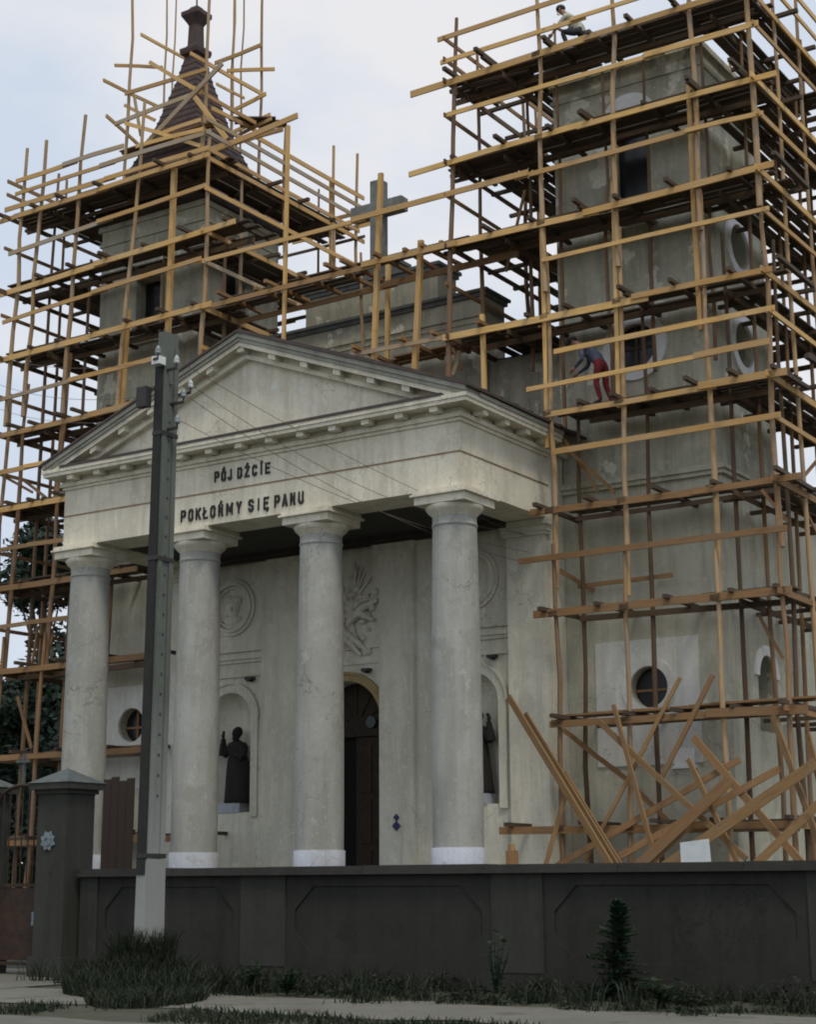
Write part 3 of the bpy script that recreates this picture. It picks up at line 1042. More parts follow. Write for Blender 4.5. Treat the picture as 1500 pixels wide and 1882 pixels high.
def pole(parent, p0, p1, r=.062, mat=None):
    p0, p1 = Vector(p0), Vector(p1)
    n = 6
    pts, rs = [], []
    for k in range(n + 1):
        t = k / n
        j = .042 if 0 < k < n else 0
        pts.append(p0.lerp(p1, t) + Vector((random.uniform(-j, j), random.uniform(-j, j), 0)))
        rs.append(r * .88 * (1.12 - .38 * t) * random.uniform(.92, 1.08))
    return build('pole', MB().tube(pts, rs, 8), mat or random.choice((POLE, POLE, POLED)), parent, fix=False)


def squared(parent, p0, p1, a=.12, mat=None):
    return build('pole', MB().beam(p0, p1, a * .85, a * .7, wob=.016), mat or BOARD, parent, fix=False)


def board(parent, name, p0, p1, ht=.13, th=.04, mat=None, upv=(0, 0, 1)):
    if mat is None or mat is BOARD:
        mat = random.choice((BOARD, BOARD, BOARD, BOARD, BOARD, BOARDG, BOARDB))
    return build(name, MB().beam(p0, p1, th, ht * random.uniform(.76, .96), upv, wob=.016), mat or BOARD, parent, fix=False)


def ledger_x(parent, name, x0, x1, y, z, ht=.14, mat=None, piece=4.6):
    """a run of boards on edge along X, lapped where two meet"""
    x, k = x0, 0
    while x < x1 - .3:
        e = x + piece * random.uniform(.8, 1.15)
        if x1 - e < 1.2:
            e = x1
        dz = random.uniform(-.045, .045)
        board(parent, name, (x, y - .045 * (k % 2), z + dz), (min(e, x1), y - .045 * (k % 2), z + random.uniform(-.045, .045)), ht * random.uniform(.8, 1.2), .04, mat)
        x = e - .35
        k += 1
        if e >= x1:
            break


def ledger_y(parent, name, x, y0, y1, z, ht=.14, mat=None):
    board(parent, name, (x, y0, z + random.uniform(-.02, .02)), (x, y1, z + random.uniform(-.02, .02)), ht, .04, mat)


def planks_x(parent, x0, x1, ya, yb, z, n, skip=.1, mat=None):
    wd = (yb - ya) / n
    for k in range(n):
        if random.random() < skip:
            continue
        y = ya + wd * (k + .5)
        xm = random.uniform(x0 + 1.2, x1 - 1.2) if x1 - x0 > 4 else None
        runs = [(x0, x1)] if xm is None else [(x0, xm + .3), (xm, x1)]
        for i, (a, b) in enumerate(runs):
            zz = z + .03 * i
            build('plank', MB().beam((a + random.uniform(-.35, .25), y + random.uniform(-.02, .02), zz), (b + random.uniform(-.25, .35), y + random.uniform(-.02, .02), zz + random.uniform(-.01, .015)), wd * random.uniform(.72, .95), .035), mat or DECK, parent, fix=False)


def planks_y(parent, xa, xb, y0, y1, z, n, skip=.1, mat=None):
    wd = (xb - xa) / n
    for k in range(n):
        if random.random() < skip:
            continue
        x = xa + wd * (k + .5)
        build('plank', MB().beam((x + random.uniform(-.02, .02), y0 + random.uniform(-.3, .3), z), (x + random.uniform(-.02, .02), y1 + random.uniform(-.3, .3), z + random.uniform(-.01, .015)), wd * random.uniform(.72, .95), .035), mat or DECK, parent, fix=False)


def putlog_y(parent, x, y0, y1, z, mat=None):
    build('putlog', MB().beam((x, y0, z), (x + random.uniform(-.08, .08), y1, z + random.uniform(-.02, .02)), .09, .08), mat or DECK, parent, fix=False)


def putlog_x(parent, y, x0, x1, z, mat=None):
    build('putlog', MB().beam((x0, y, z), (x1, y + random.uniform(-.08, .08), z + random.uniform(-.02, .02)), .09, .08), mat or DECK, parent, fix=False)


# ---- right tower
SR = empty('scaffold', (7.0, YS, 0), 'tall timber pole scaffold wrapped round the right tower', 'scaffold', 'timber scaffolds on the church towers')
for (xt, xb, z0, zt) in ((3.60, 3.26, 12.0, 20.75), (5.66, 5.80, 0, 21.3), (7.50, 7.26, 0, 21.6), (9.25, 9.26, 0, 21.6), (10.50, 10.58, 0, 21.8)):
    if z0 < 1:      # three lengths lapped one on another
        zc = [0, 7.4 + random.uniform(-.5, .5), 14.2 + random.uniform(-.5, .5), zt]
        for k in range(3):
            ta, tb = zc[k] / zt, min(1, (zc[k + 1] + (.9 if k < 2 else 0)) / zt)
            pole(SR, (xb + (xt - xb) * ta, YS + .02 + .10 * (k % 2), zc[k]), (xb + (xt - xb) * tb, YS + .02 + .10 * (k % 2), min(zt, zc[k + 1] + (.9 if k < 2 else 0))), .066, POLED if k == 0 and (xb < 6 or xb > 10) else POLE)
    else:
        pole(SR, (xb, YS + .02, z0), (xt, YS + .02, zt), .066, POLED)
squared(SR, (5.62, YS + .13, 10.4), (5.60, YS + .13, 15.6), .11)
squared(SR, (7.28, YS + .14, 11.0), (7.32, YS + .14, 15.9), .11)
squared(SR, (9.12, YS + .14, 12.3), (9.10, YS + .14, 17.6), .11)
for x, z0, zt in ((5.85, 0, 11.6), (7.42, 0, 13.4), (9.35, 0, 14.6), (10.40, 0, 14.2)):       # inner row
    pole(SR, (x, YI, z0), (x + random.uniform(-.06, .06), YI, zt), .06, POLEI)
for x, z0, zt in ((5.45, 11.0, 20.6), (6.6, 11.2, 19.2), (7.6, 12.0, 19.2), (8.95, 12.0, 19.2)):
    pole(SR, (x, YI + .25, z0), (x, YI + .25, zt), .05, POLED)
for y, zt in ((30.98, 21.2), (32.5, 21.4), (34.2, 21.5), (35.8, 21.6)):                          # right side
    pole(SR, (10.62, y, 0), (10.48, y, zt), .06, POLE)
for y in (31.4, 33.1, 34.7):
    pole(SR, (9.6, y, 0), (9.6, y, 19.5), .055, POLED)
for y, z0, zt in ((30.72, 11.5, 20.6), (32.85, 13.0, 20.4), (33.5, 13.0, 20.2), (35.6, 13.0, 21.0)):   # left side, on the nave
    pole(SR, (3.46, y, z0), (3.42, y, zt), .058, POLED)
for y in (31.0, 33.0):
    pole(SR, (4.55, y, 12.6), (4.55, y, 20.0), .05, POLED)
for x in (5.7, 7.6, 9.4):
    pole(SR, (x, 35.85, 0), (x, 35.85, 21.3), .055, POLED)
# ledgers, rails, decks level by level
LX0 = {2.68: 4.42, 4.75: 5.62, 6.93: 5.30, 9.07: 5.27, 11.13: 5.70, 13.24: 3.2, 15.34: 3.3, 17.30: 2.34, 19.26: 2.40}
for z in LEV:
    x0 = LX0[z]
    low = z < 10
    ledger_x(SR, 'ledger', x0, 10.85 + random.uniform(-.1, .25), YS - .07, z - .07, .16, BOARD2 if low else BOARD)
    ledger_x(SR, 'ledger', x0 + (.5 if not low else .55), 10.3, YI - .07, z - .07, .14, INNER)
    ledger_y(SR, 'ledger', 10.60, 29.2, 36.2, z - .07, .14, BOARD2 if low else None)
    if z > 5:
        ledger_y(SR, 'ledger', 9.52, 30.0, 35.5, z - .07, .13, INNER)
    if z > 12:
        ledger_y(SR, 'ledger', 3.36, 29.3, 35.9, z - .07, .13, INNER)
        ledger_y(SR, 'ledger', 4.62, 29.8, 35.4, z - .07, .13, INNER)
        ledger_x(SR, 'ledger', 3.2, 10.9, 35.92, z - .07, .13, INNER)
    nput = 5 if low else 7
    for k in range(nput):
        x = (x0 + .35 if low else max(x0 + 1.0, 3.6)) + (10.3 - max(x0, 3.6)) * k / (nput - 1) + random.uniform(-.2, .2)
        if not low and random.random() < .25:      # some lie on top of the planks, ends in the air
            putlog_y(SR, x, YS - random.uniform(.35, .8), YI + .3, z + .10)
        putlog_y(SR, x, YS - random.uniform(.1, .55), (YT - .09 if x > 5.2 else YF + .9), z + .045)
    for k in range(4):
        putlog_x(SR, 31.2 + k * 1.35 + random.uniform(-.2, .2), 8.86, 10.62 + random.uniform(.1, .5), z + .045)
        if z > 12:
            putlog_x(SR, 30.2 + k * 1.4 + random.uniform(-.2, .2), 3.36 - random.uniform(.1, .5), 5.12, z + .045)
    if z > 10:
        planks_x(SR, max(x0 + .2, 3.3), 10.5, YS + .10, YI + .50, z + .105, 6, .08 if z != 13.24 else .2)
        planks_y(SR, 9.0, 10.45, 30.9, 35.8, z + .15, 6, .12)
        if z > 12:
            planks_y(SR, 3.5, 5.0, 30.6, 35.6, z + .15, 6, .12)
            planks_x(SR, 3.6, 10.4, 34.6, 35.8, z + .105, 4, .25)
    elif z > 9:
        planks_x(SR, 6.0, 10.5, YI - .15, YI + .25, z + .105, 2, 0)
        planks_y(SR, 9.5, 10.4, 31.0, 35.0, z + .15, 3, .2)
    elif z > 6:
        planks_x(SR, 8.6, 10.5, YS + .3, YI + .2, z + .105, 3, 0)
        planks_y(SR, 9.5, 10.4, 31.0, 35.0, z + .15, 3, .2)
    elif z > 4:
        planks_x(SR, 5.9, 10.9, YS + .15, YS + .75, z + .105, 2, 0, BOARD2)
        planks_x(SR, 6.4, 10.9, YS + .35, YS + .65, z + .145, 1, 0, BOARD2)
for z, x0, m in ((20.28, 3.15, BOARD), (19.74, 3.22, BOARD), (18.40, 3.37, BOARD), (16.46, -3.9, BOARD), (14.40, 5.70, BOARD), (12.36, 5.93, BOARD), (11.70, 5.26, BOARD), (10.20, 5.85, BOARD), (8.06, 4.99, BOARD2)):
    ledger_x(SR, 'guard_rail', x0, 10.75 if z < 11.4 or z > 12 else 10.62, YS - .08, z, .13, m)
    if 10 < z < 20.4 and z != 11.70:
        ledger_y(SR, 'guard_rail', 10.66, 29.3, 36.0, z, .12)
        if z > 14:
            ledger_y(SR, 'guard_rail', 3.34, 29.35, 35.6, z, .11, BOARD2)
ledger_y(SR, 'guard_rail', 10.66, 29.3, 36.0, 20.25, .12)
board(SR, 'brace', (5.75, YI + .05, 7.60), (7.9, YI + .05, 7.62), .11, .04, BOARD2)
board(SR, 'brace', (5.0, YI - .1, 8.20), (5.9, YI + .5, 7.55), .10, .04, BOARD2)
for a, b in (((1023, 810), (1130, 905)), ((1025, 790), (1100, 905)), ((1400, 900), (1450, 960)), ((1395, 1130), (1440, 1210)), ((965, 350), (930, 500))):
    board(SR, 'brace', at_y(*a, YI - .2), at_y(*b, YI - .05), .08, .03, BOARD2)
for y0, z0, y1, z1 in ((30.9, 9.2, 34.1, 11.1), (34, 7, 31, 9)):
    board(SR, 'brace', (10.45, y0, z0), (10.45, y1, z1), .09, .03, BOARD2)
# nailed cross braces and struts low on the front
for k, (a, b, ya, yb, ht, m) in enumerate((
        ((1100, 1325), (1372, 1578), 29.38, 28.85, .14, BOARDL), ((1250, 1245), (1075, 1582), 29.40, 29.30, .10, BOARDL),
        ((1310, 1240), (1215, 1430), 29.42, 29.40, .10, BOARD2), ((1035, 1340), (1150, 1430), 30.3, 30.3, .12, BOARD2),
        ((1150, 1430), (1240, 1520), 30.3, 30.3, .12, BOARD2), ((1060, 1455), (1118, 1585), 30.2, 29.9, .10, BOARD2))):
    board(SR, 'brace', at_y(*a, ya), at_y(*b, yb), ht, .04, m)

lash = MB()
for x, xt in ((5.80, 5.66), (7.26, 7.50), (9.26, 9.25), (10.58, 10.50)):
    for z in LEV:
        xx = x + (xt - x) * z / 21.5
        for dz in (-.09, -.05, -.01):
            lash.tube([(xx - .09, YS - .10, z + dz), (xx + .09, YS - .10, z + dz + .02), (xx + .09, YS + .09, z + dz), (xx - .09, YS + .09, z + dz + .02), (xx - .09, YS - .10, z + dz + .01)], .011, 5, cap=False)
build('lashing', lash, INNER, SR)['kind'] = 'stuff'

# ---- walkway between the towers
SB = empty('scaffold_walkway', (0, YS, 11), 'timber scaffold walkway bridging the two towers in front of the stone cross', 'scaffold')
squared(SB, (1.28, YS + .04, 12.55), (1.50, YS + .04, 17.5), .13)
squared(SB, (2.36, YS + .04, 12.15), (2.58, YS + .04, 15.62), .14)
squared(SB, (-1.28, YS + .04, 12.55), (-1.19, YS + .04, 19.4), .095)
squared(SB, (.98, YI + .05, 12.7), (1.02, YI + .05, 15.9), .12)
squared(SB, (4.13, YS + .10, 11.6), (4.10, YS + .10, 13.6), .11)
pole(SB, (.22, YI + .1, 13.0), (.20, YI + .1, 16.2), .05, POLE)
ledger_x(SB, 'ledger', -3.6, 3.6, YS - .10, 15.27, .17, BOARD)
ledger_x(SB, 'ledger', -3.4, 4.6, YI - .07, 15.12, .15, BOARD2)
ledger_x(SB, 'ledger', .75, 5.7, YS - .06, 13.22, .13, BOARD)
for x in (-2.9, -2.0, -1.5, -.6, .3, .75, 1.6, 2.3, 2.75, 3.2):
    putlog_y(SB, x, YS - random.uniform(.12, .5), YI + .35, 15.39, BOARD2)
for x in (1.0, 2.2, 3.0, 4.2):
    putlog_y(SB, x, YS - random.uniform(.1, .4), YI + .5, 13.33, BOARD2)
planks_x(SB, -3.5, 3.5, YS + .1, YS + .5, 15.45, 2, 0)
planks_x(SB, -3.5, .4, YS + .55, YI + .2, 15.45, 3, .2)
planks_x(SB, 1.3, 5.2, YI - .1, YI + .55, 13.39, 3, 0, BOARD2)
board(SB, 'brace', at_y(820, 610, YI), at_y(850, 680, YI), .09, .03, BOARD2)
board(SB, 'brace', at_y(845, 645, YI - .2), at_y(832, 690, YI - .2), .12, .03, BOARD)
board(SB, 'plank_stub', at_y(648, 645, YS - .2), at_y(690, 648, YS + .4), .10, .03, BOARD)

# ---- left tower
SL_ = empty('scaffold', (-7.0, YS, 0), 'timber pole scaffold round the left tower and its spire', 'scaffold', 'timber scaffolds on the church towers')
for (xt, xb, z0, zt) in ((-10.08, -10.95, 0, 21.1), (-9.36, -10.5, 0, 21.15), (-7.94, -9.0, 0, 21.5), (-5.85, -6.65, 11.0, 21.3), (-3.64, -3.80, 11.7, 19.95)):
    if z0 < 1:
        zc = [0, 7.0 + random.uniform(-.5, .5), 13.8 + random.uniform(-.5, .5), zt]
        for k in range(3):
            ze = min(zt, zc[k + 1] + (.9 if k < 2 else 0))
            pole(SL_, (xb + (xt - xb) * zc[k] / zt, YS + .02 + .10 * (k % 2), zc[k]), (xb + (xt - xb) * ze / zt, YS + .02 + .10 * (k % 2), ze), .066, POLE if k == 2 else POLED)
    else:
        pole(SL_, (xb, YS + .02, z0), (xt, YS + .02, zt), .066, POLE)
squared(SL_, (-4.93, YS + .05, 12.0), (-4.80, YS + .05, 19.2), .15)
squared(SL_, (-6.48, YS + .15, 11.2), (-6.30, YS + .15, 15.8), .11)
squared(SL_, (-8.6, YS + .15, 11.2), (-8.3, YS + .15, 15.0), .12, BOARD2)
for x, z0, zt in ((-9.95, 0, 20.7), (-8.6, 0, 17.9), (-7.3, 0, 13.0), (-6.0, 11, 17.8), (-3.95, 12, 17.5)):
    pole(SL_, (x - (.5 if z0 == 0 else 0), YI + .05, z0), (x + .05, YI + .05, zt), .06, POLED)
for y, z0, zt in ((30.9, 12.5, 19.3), (32.72, 13.0, 21.3), (34.9, 13.0, 21.6), (36.05, 13.0, 21.8)):    # right side
    pole(SL_, (-3.70, y, z0), (-3.72, y, zt), .06, POLE)
squared(SL_, (-3.72, 34.78, 14.0), (-3.72, 34.78, 20.6), .10)
for y, zt in ((31.3, 20.9), (33.4, 20.8), (35.9, 21.2)):                                                 # left side
    pole(SL_, (-10.7, y, 0), (-10.35, y, zt), .055, POLED)
for x, zt in ((-9.0, 21.0), (-6.8, 21.2), (-5.0, 21.0)):
    pole(SL_, (x, 35.95, 0), (x, 35.95, zt), .05, POLED)
LL1 = {2.68: -2.9, 4.75: -4.48, 6.93: -4.49, 9.07: -5.49, 11.13: -6.3, 13.24: -5.6, 15.34: -3.35, 17.30: -2.66, 19.26: -3.55}
TIL = {17.30: -.22, 15.34: -.12, 13.24: -.1, 19.26: -.05}
for z in LEV:
    x1 = LL1[z]
    xl = -11.1 if z not in (17.30, 15.34) else -11.6
    low = z < 10
    ti = TIL.get(z, 0)
    board(SL_, 'ledger', (xl, YS - .07, z - .07 + ti), (-6.9, YS - .07, z - .07 + ti * .45), .16, .045, BOARD if z > 10 else BOARD2)
    board(SL_, 'ledger', (-7.3, YS - .115, z - .07 + ti * .45), (x1, YS - .115, z - .06), .16, .045, BOARD if not low else BOARD2)
    ledger_x(SL_, 'ledger', -10.9, x1 - .2, YI - .07, z - .07 + ti * .4, .14, INNER)
    if z > 10:
        ledger_y(SL_, 'ledger', -3.66, 29.3, 36.3, z - .07, .14)
        ledger_y(SL_, 'ledger', -4.85, 30.0, 35.5, z - .07, .13, INNER)
    ledger_y(SL_, 'ledger', -10.5, 29.2, 36.0, z - .07 + ti, .13, INNER)
    ledger_y(SL_, 'ledger', -9.25, 29.8, 35.4, z - .07 + ti, .13, INNER)
    if z > 10:
        ledger_x(SL_, 'ledger', -10.7, -3.4, 36.0, z - .07, .13, INNER)
    n = 7 if not low else 5
    for k in range(n):
        x = -10.6 + (x1 - .4 + 10.6) * k / (n - 1) + random.uniform(-.2, .2)
        zz = z + .045 + ti * max(0, (-x - 4) / 7)
        putlog_y(SL_, x, YS - random.uniform(.1, .5), (YT - .09 if x < -5.2 else YF + .8), zz)
    for k in range(4):
        putlog_x(SL_, 30.3 + 1.5 * k + random.uniform(-.2, .2), -10.55 - random.uniform(.1, .5), -8.86, z + .045 + ti)
        if z > 12:
            putlog_x(SL_, 30.3 + 1.5 * k + random.uniform(-.2, .2), -5.05, -3.66 + random.uniform(.1, .5), z + .045)
    if z > 8:
        top = z > 19
        planks_x(SL_, -10.7, x1 - .1, YS + .12, YI + .42, z + .105 + ti * .4, 6, .0 if top else .12)
        planks_y(SL_, -10.35, -8.95, 30.8, 35.6, z + .15 + ti * .8, 6, .0 if top else .15)
        if z > 12:
            planks_y(SL_, -5.05, -3.75, 30.5, 35.9, z + .15, 6, .0 if top else .12)
            planks_x(SL_, -10.2, -4.0, 34.6, 35.8, z + .105, 4, .1 if top else .3)
    else:
        planks_y(SL_, -10.35, -9.1, 30.8, 35.6, z + .15, 4, .3)
        planks_x(SL_, -10.7, x1 - .3, YI - .1, YI + .4, z + .105, 2, 0, BOARD2)
ledger_x(SL_, 'toe_board', -10.75, -3.55, YS - .06, 19.43, .15, BOARD)
ledger_y(SL_, 'toe_board', -3.62, 29.5, 36.0, 19.40, .12, BOARD)
for z, x0, x1, ti in ((20.17, -10.35, -6.4, 0), (19.80, -10.35, -3.7, 0), (18.26, -10.5, -3.6, -.14), (16.36, -10.6, -3.7, -.15), (14.14, -10.8, -4.9, -.08), (12.08, -10.9, -7.7, 0), (10.0, -10.9, -7.2, 0), (8.0, -10.9, -6.9, 0)):
    board(SL_, 'guard_rail', (x0, YS - .08, z + ti), ((x0 + x1) / 2 + .3, YS - .08, z + .02), .13, .04, BOARD if z > 11 else BOARDL)
    board(SL_, 'guard_rail', ((x0 + x1) / 2 - .2, YS - .125, z + .02), (x1, YS - .125, z - ti), .13, .04, BOARD if z > 11 else BOARDL)
    if z > 13:
        ledger_y(SL_, 'guard_rail', -3.60, 29.35, 36.1, z + (.07 if z < 19 else 0), .13)
    ledger_y(SL_, 'guard_rail', -10.55, 29.3, 36.0, z, .11, BOARD2)
ledger_y(SL_, 'guard_rail', -3.60, 31.3, 36.2, 20.45, .13)
ledger_x(SL_, 'guard_rail', -8.0, -2.6, 36.05, 20.0, .12, BOARD)
ledger_x(SL_, 'guard_rail', -6.0, -2.9, 36.05, 19.6, .12, BOARD)
for a, b in (((70, 1150), (58, 1225)), ((98, 1165), (85, 1218)), ((32, 1280), (58, 1375)), ((40, 880), (85, 915)), ((0, 872), (60, 905))):
    board(SL_, 'brace', at_y(*a, YS + .35), at_y(*b, YS + .35), .08, .04, BOARD2)
# spire stage: tall thin poles and boards round the spire
for x, y, zt, r in ((-8.05, 31.3, 27.2, .05), (-5.30, 31.3, 27.0, .055), (-5.59, 34.0, 27.4, .05), (-9.25, 34.0, 27.6, .04), (-9.05, 34.2, 27.5, .035), (-6.62, 34.0, 27.2, .04), (-6.45, 34.2, 27.0, .035), (-6.9, 34.3, 27.0, .035)):
    pole(SL_, (x - .08, y, 19.3), (x, y, zt), r, POLE)
SPB = [  # (pixel, plane) -> (pixel, plane): boards nailed between the tall poles
    ((259, 64), 31.4, (342, 109), 33.4, .10), ((211, 121), 31.0, (299, 125), 32.6, .09), ((230, 173), 31.22, (379, 128), 31.22, .12),
    ((275, 115), 31.2, (371, 171), 31.2, .12), ((371, 171), 31.2, (470, 227), 33.0, .12), ((190, 148), 30.9, (291, 197), 33.2, .11),
    ((350, 99), 31.2, (481, 173), 34.0, .12), ((395, 117), 33.9, (481, 83), 33.9, .12), ((417, 131), 33.5, (505, 128), 34.1, .11),
    ((409, 117), 31.15, (265, 269), 31.15, .14), ((430, 203), 33.9, (489, 173), 33.9, .13), ((398, 155), 32.0, (449, 181), 33.8, .09),
    ((211, 229), 31.2, (358, 173), 31.2, .12), ((358, 179), 31.1, (417, 256), 31.1, .13), ((195, 213), 30.9, (257, 269), 32.4, .11),
    ((299, 245), 31.1, (369, 221), 31.1, .12), ((230, 227), 31.1, (369, 269), 31.1, .11), ((250, 270), 31.0, (373, 238), 31.0, .11),
    ((373, 238), 31.1, (417, 262), 32.8, .11), ((385, 280), 30.3, (547, 213), 30.3, .16), ((417, 268), 30.6, (520, 238), 30.6, .14),
    ((430, 243), 33.4, (497, 211), 33.4, .12), ((436, 250), 33.2, (499, 219), 33.2, .10), ((247, 178), 31.2, (259, 250), 31.2, .10),
    ((229, 194), 33.8, (285, 222), 33.9, .10), ((300, 300), 31.1, (425, 262), 31.1, .11), ((390, 200), 31.2, (470, 240), 33.6, .12)]
for a, ya, b, yb, ht in SPB:
    board(SL_, 'brace', at_y(*a, ya), at_y(*b, yb), ht * 1.05, .045, BOARD)
planks_x(SL_, -8.4, -5.0, 31.25, 31.6, 21.25, 2, 0, BOARD2)
for k in range(3):
    build('plank', MB().beam((-5.6, 32.6 + .25 * k, 22.0), (-4.6, 33.4 + .25 * k, 22.05), .22, .04), DECK, SL_, fix=False)

# ------------------------------------------------------------------ loose timber leaning low on the right scaffold
LOOSE = [
    ((935, 1280), 29.30, (1118, 1583), 28.55, .135, BOARDL, 'long pale plank leaning leftmost against the right scaffold'),
    ((965, 1312), 29.34, (1046, 1446), 29.05, .13, BOARDL, 'short bright plank leaning just right of the long leftmost plank'),
    ((1036, 1420), 29.36, (1092, 1512), 29.15, .12, BOARDL, 'stubby plank end leaning beside the left scaffold pole'),
    ((1128, 1295), 29.30, (1160, 1412), 29.20, .09, BOARDL, 'thin lath standing against the second pole of the right scaffold'),
    ((1265, 1395), 29.20, (1327, 1524), 28.95, .10, BOARDL, 'thin lath leaning left across the wide sloping planks'),
    ((1420, 1315), 29.30, (1482, 1484), 29.05, .12, BOARDL, 'lath leaning left near the corner pole of the right scaffold'),
    ((1500, 1402), 28.9, (1322, 1524), 28.7, .20, BOARDL, 'broad plank sloping up to the right, widest of the heap'),
    ((1342, 1432), 28.95, (1180, 1584), 28.6, .20, BOARD2, 'broad brown plank sloping up to the right behind the white board'),
    ((1510, 1472), 28.6, (1393, 1584), 28.4, .15, BOARDL, 'pale plank at the lower right edge sloping down to the left'),
    ((1434, 1412), 29.3, (1305, 1482), 29.2, .13, BOARD2, 'brown offcut lying across behind the broad sloping plank'),
    ((1275, 1355), 29.40, (1376, 1472), 29.25, .14, BOARD2, 'brown board sloping down to the right behind the third pole'),
    ((1040, 1458), 29.2, (1004, 1586), 28.9, .09, BOARDL, 'thin stick leaning at the foot of the left scaffold pole'),
    ((1258, 1525), 28.9, (1196, 1584), 28.7, .12, BOARDL, 'short plank end resting low beside the white board'),
    ((1485, 1350), 29.2, (1508, 1440), 29.1, .12, BOARD2, 'dark board end at the right edge above the plank heap'),
    ((1360, 1395), 29.45, (1262, 1452), 29.35, .12, BOARD2, 'dark board sloping up to the right between the third and fourth poles'),
]
for a, ya, b, yb, ht, m, lab in LOOSE:
    p, q = at_y(*a, ya), at_y(*b, yb)
    q = q + (q - p) * (max(0.0, (q.z - .05)) / (p.z - q.z))       # down to the ground behind the wall
    q.y = max(q.y, 25.4) if q.y < 25.4 else q.y
    o = build('loose_plank', MB().beam(p, q, .045, ht, wob=.01), m, org=(q.x, q.y, q.z), fix=False)
    tag(o, lab, 'plank', 'loose planks heaped against the right scaffold')

q = [at_y(x, y, 25.6) for x, y in ((189, 1432), (246, 1424), (246, 1600), (189, 1600))]
mb = MB()
for k in range(4):
    a0, a1 = k / 4 + .006, (k + 1) / 4 - .006
    x0, x1 = q[0].x + (q[1].x - q[0].x) * a0, q[0].x + (q[1].x - q[0].x) * a1
    mb.beam(((x0 + x1) / 2, 25.6, 0), ((x0 + x1) / 2 - .02, 25.66, q[0].z + .05 * math.sin(k * 2.1)), .03, (x1 - x0), (1, 0, 0))
for z in (1.0, 2.6):
    mb.beam((q[0].x, 25.68, z), (q[1].x, 25.68, z + .04), .03, .10)
tag(build('board_panel', mb, timber('timber_panel', (.035, .019, .010), (.016, .009, .005), grey=.1), org=(q[0].x, 25.6, 0), fix=False), 'brown panel of nailed boards standing between the gate pier and the pole', 'panel')

# white board on the heap and post by the portico
q = [at_y(x, y, 28.35) for x, y in ((1250, 1548), (1302, 1541), (1306, 1583), (1252, 1586))]
mb = MB()
n_ = Vector((0, .03, 0))
mb.add([*q, *[p + n_ for p in q]], [(0, 1, 2, 3), (7, 6, 5, 4), (0, 4, 5, 1), (1, 5, 6, 2), (2, 6, 7, 3), (3, 7, 4, 0)])
for p in (q[2].lerp(q[3], .2), q[2].lerp(q[3], .8)):
    mb.beam(p + Vector((0, .055, .25)), (p.x, p.y + .055, 0), .05, .05)
tag(build('notice_board', mb, PAINTW, org=(q[3].x, q[3].y, 0)), 'small blank white board standing behind the wall coping', 'board')
mb = MB().beam((5.82, 27.5, 0), (5.80, 27.5, 2.18), .17, .17)
mb.tube([(5.80, 27.5, 2.18), (5.79, 27.5, 2.30)], [.075, .06], 8)
tag(build('wooden_post', mb, BOARD2, org=(5.82, 27.5, 0), fix=False), 'short brown wooden post right of the rightmost column', 'post')


# ------------------------------------------------------------------ workers
def figure(name, joints, bones, mats, region, org, label, extras=None):
    """body as one skinned surface; joints {name:(pos, radius)}, bones [(a,b)], region(bone)->material slot"""
    names = list(joints)
    idx = {k: i for i, k in enumerate(names)}
    me = bpy.data.meshes.new('tmp_body')
    me.from_pydata([joints[k][0] for k in names], [(idx[a], idx[b]) for a, b in bones], [])
    ob = bpy.data.objects.new('tmp_body', me)
    COL.objects.link(ob)
    ob.modifiers.new('skin', 'SKIN')
    sk = me.skin_vertices[0].data if me.skin_vertices else None
    if sk is None:
        bm = bmesh.new()
        bm.from_mesh(me)
        bm.verts.layers.skin.verify()
        bm.to_mesh(me)
        bm.free()
        sk = me.skin_vertices[0].data
    for k in names:
        r = joints[k][1]
        sk[idx[k]].radius = r if isinstance(r, tuple) else (r, r)
        sk[idx[k]].use_root = (k == 'pelvis')
    ob.modifiers.new('sub', 'SUBSURF').levels = 2
    ob.modifiers['sub'].render_levels = 2
    dg = bpy.context.evaluated_depsgraph_get()
    body = bpy.data.meshes.new_from_object(ob.evaluated_get(dg), depsgraph=dg)
    bpy.data.objects.remove(ob, do_unlink=True)
    bm = bmesh.new()
    bm.from_mesh(body)
    if extras:
        em = extras.mesh('ex')
        nf = len(bm.faces)
        bm.from_mesh(em)
        bm.faces.ensure_lookup_table()
    segs = [(Vector(joints[a][0]), Vector(joints[b][0]), region(a, b)) for a, b in bones]
    for i, f in enumerate(bm.faces):
        c = f.calc_center_median()
        best, bi = 1e9, 0
        for a, b, r in segs:
            d = b - a
            t = max(0, min(1, (c - a).dot(d) / max(1e-9, d.length_squared)))
            e = (a + d * t - c).length
            if e < best:
                best, bi = e, r
        f.material_index = bi
        f.smooth = True
        if extras and i >= nf:
            f.material_index = 0
    bm.to_mesh(body)
    bm.free()
    body.transform(Matrix.Translation(-Vector(org)))
    o = build(name, body, None)
    o.location = org
    ORG[o.name] = Vector(org)
    for m in mats:
        body.materials.append(m)
    tag(o, label, 'person')
    return o


def hand(mb, wrist, tip, side):
    w_, t_ = Vector(wrist), Vector(tip)
    d = (t_ - w_).normalized()
    s_ = Vector(side).normalized()
    mb.tube([w_, w_ + d * .05, w_ + d * .09], [.028, .042, .036], 8)
    nrm = d.cross(s_)
    for k in range(4):
        a = w_ + d * .085 + s_ * (-.03 + .02 * k)
        L = (.06, .075, .07, .055)[k]
        mb.tube([a, a + d * L * .5 + nrm * .008, a + d * L + nrm * .03], [.010, .0095, .007], 6)
    a = w_ + d * .035 - s_ * .035
    mb.tube([a, a - s_ * .03 + d * .03, a - s_ * .035 + d * .06], [.012, .011, .008], 6)


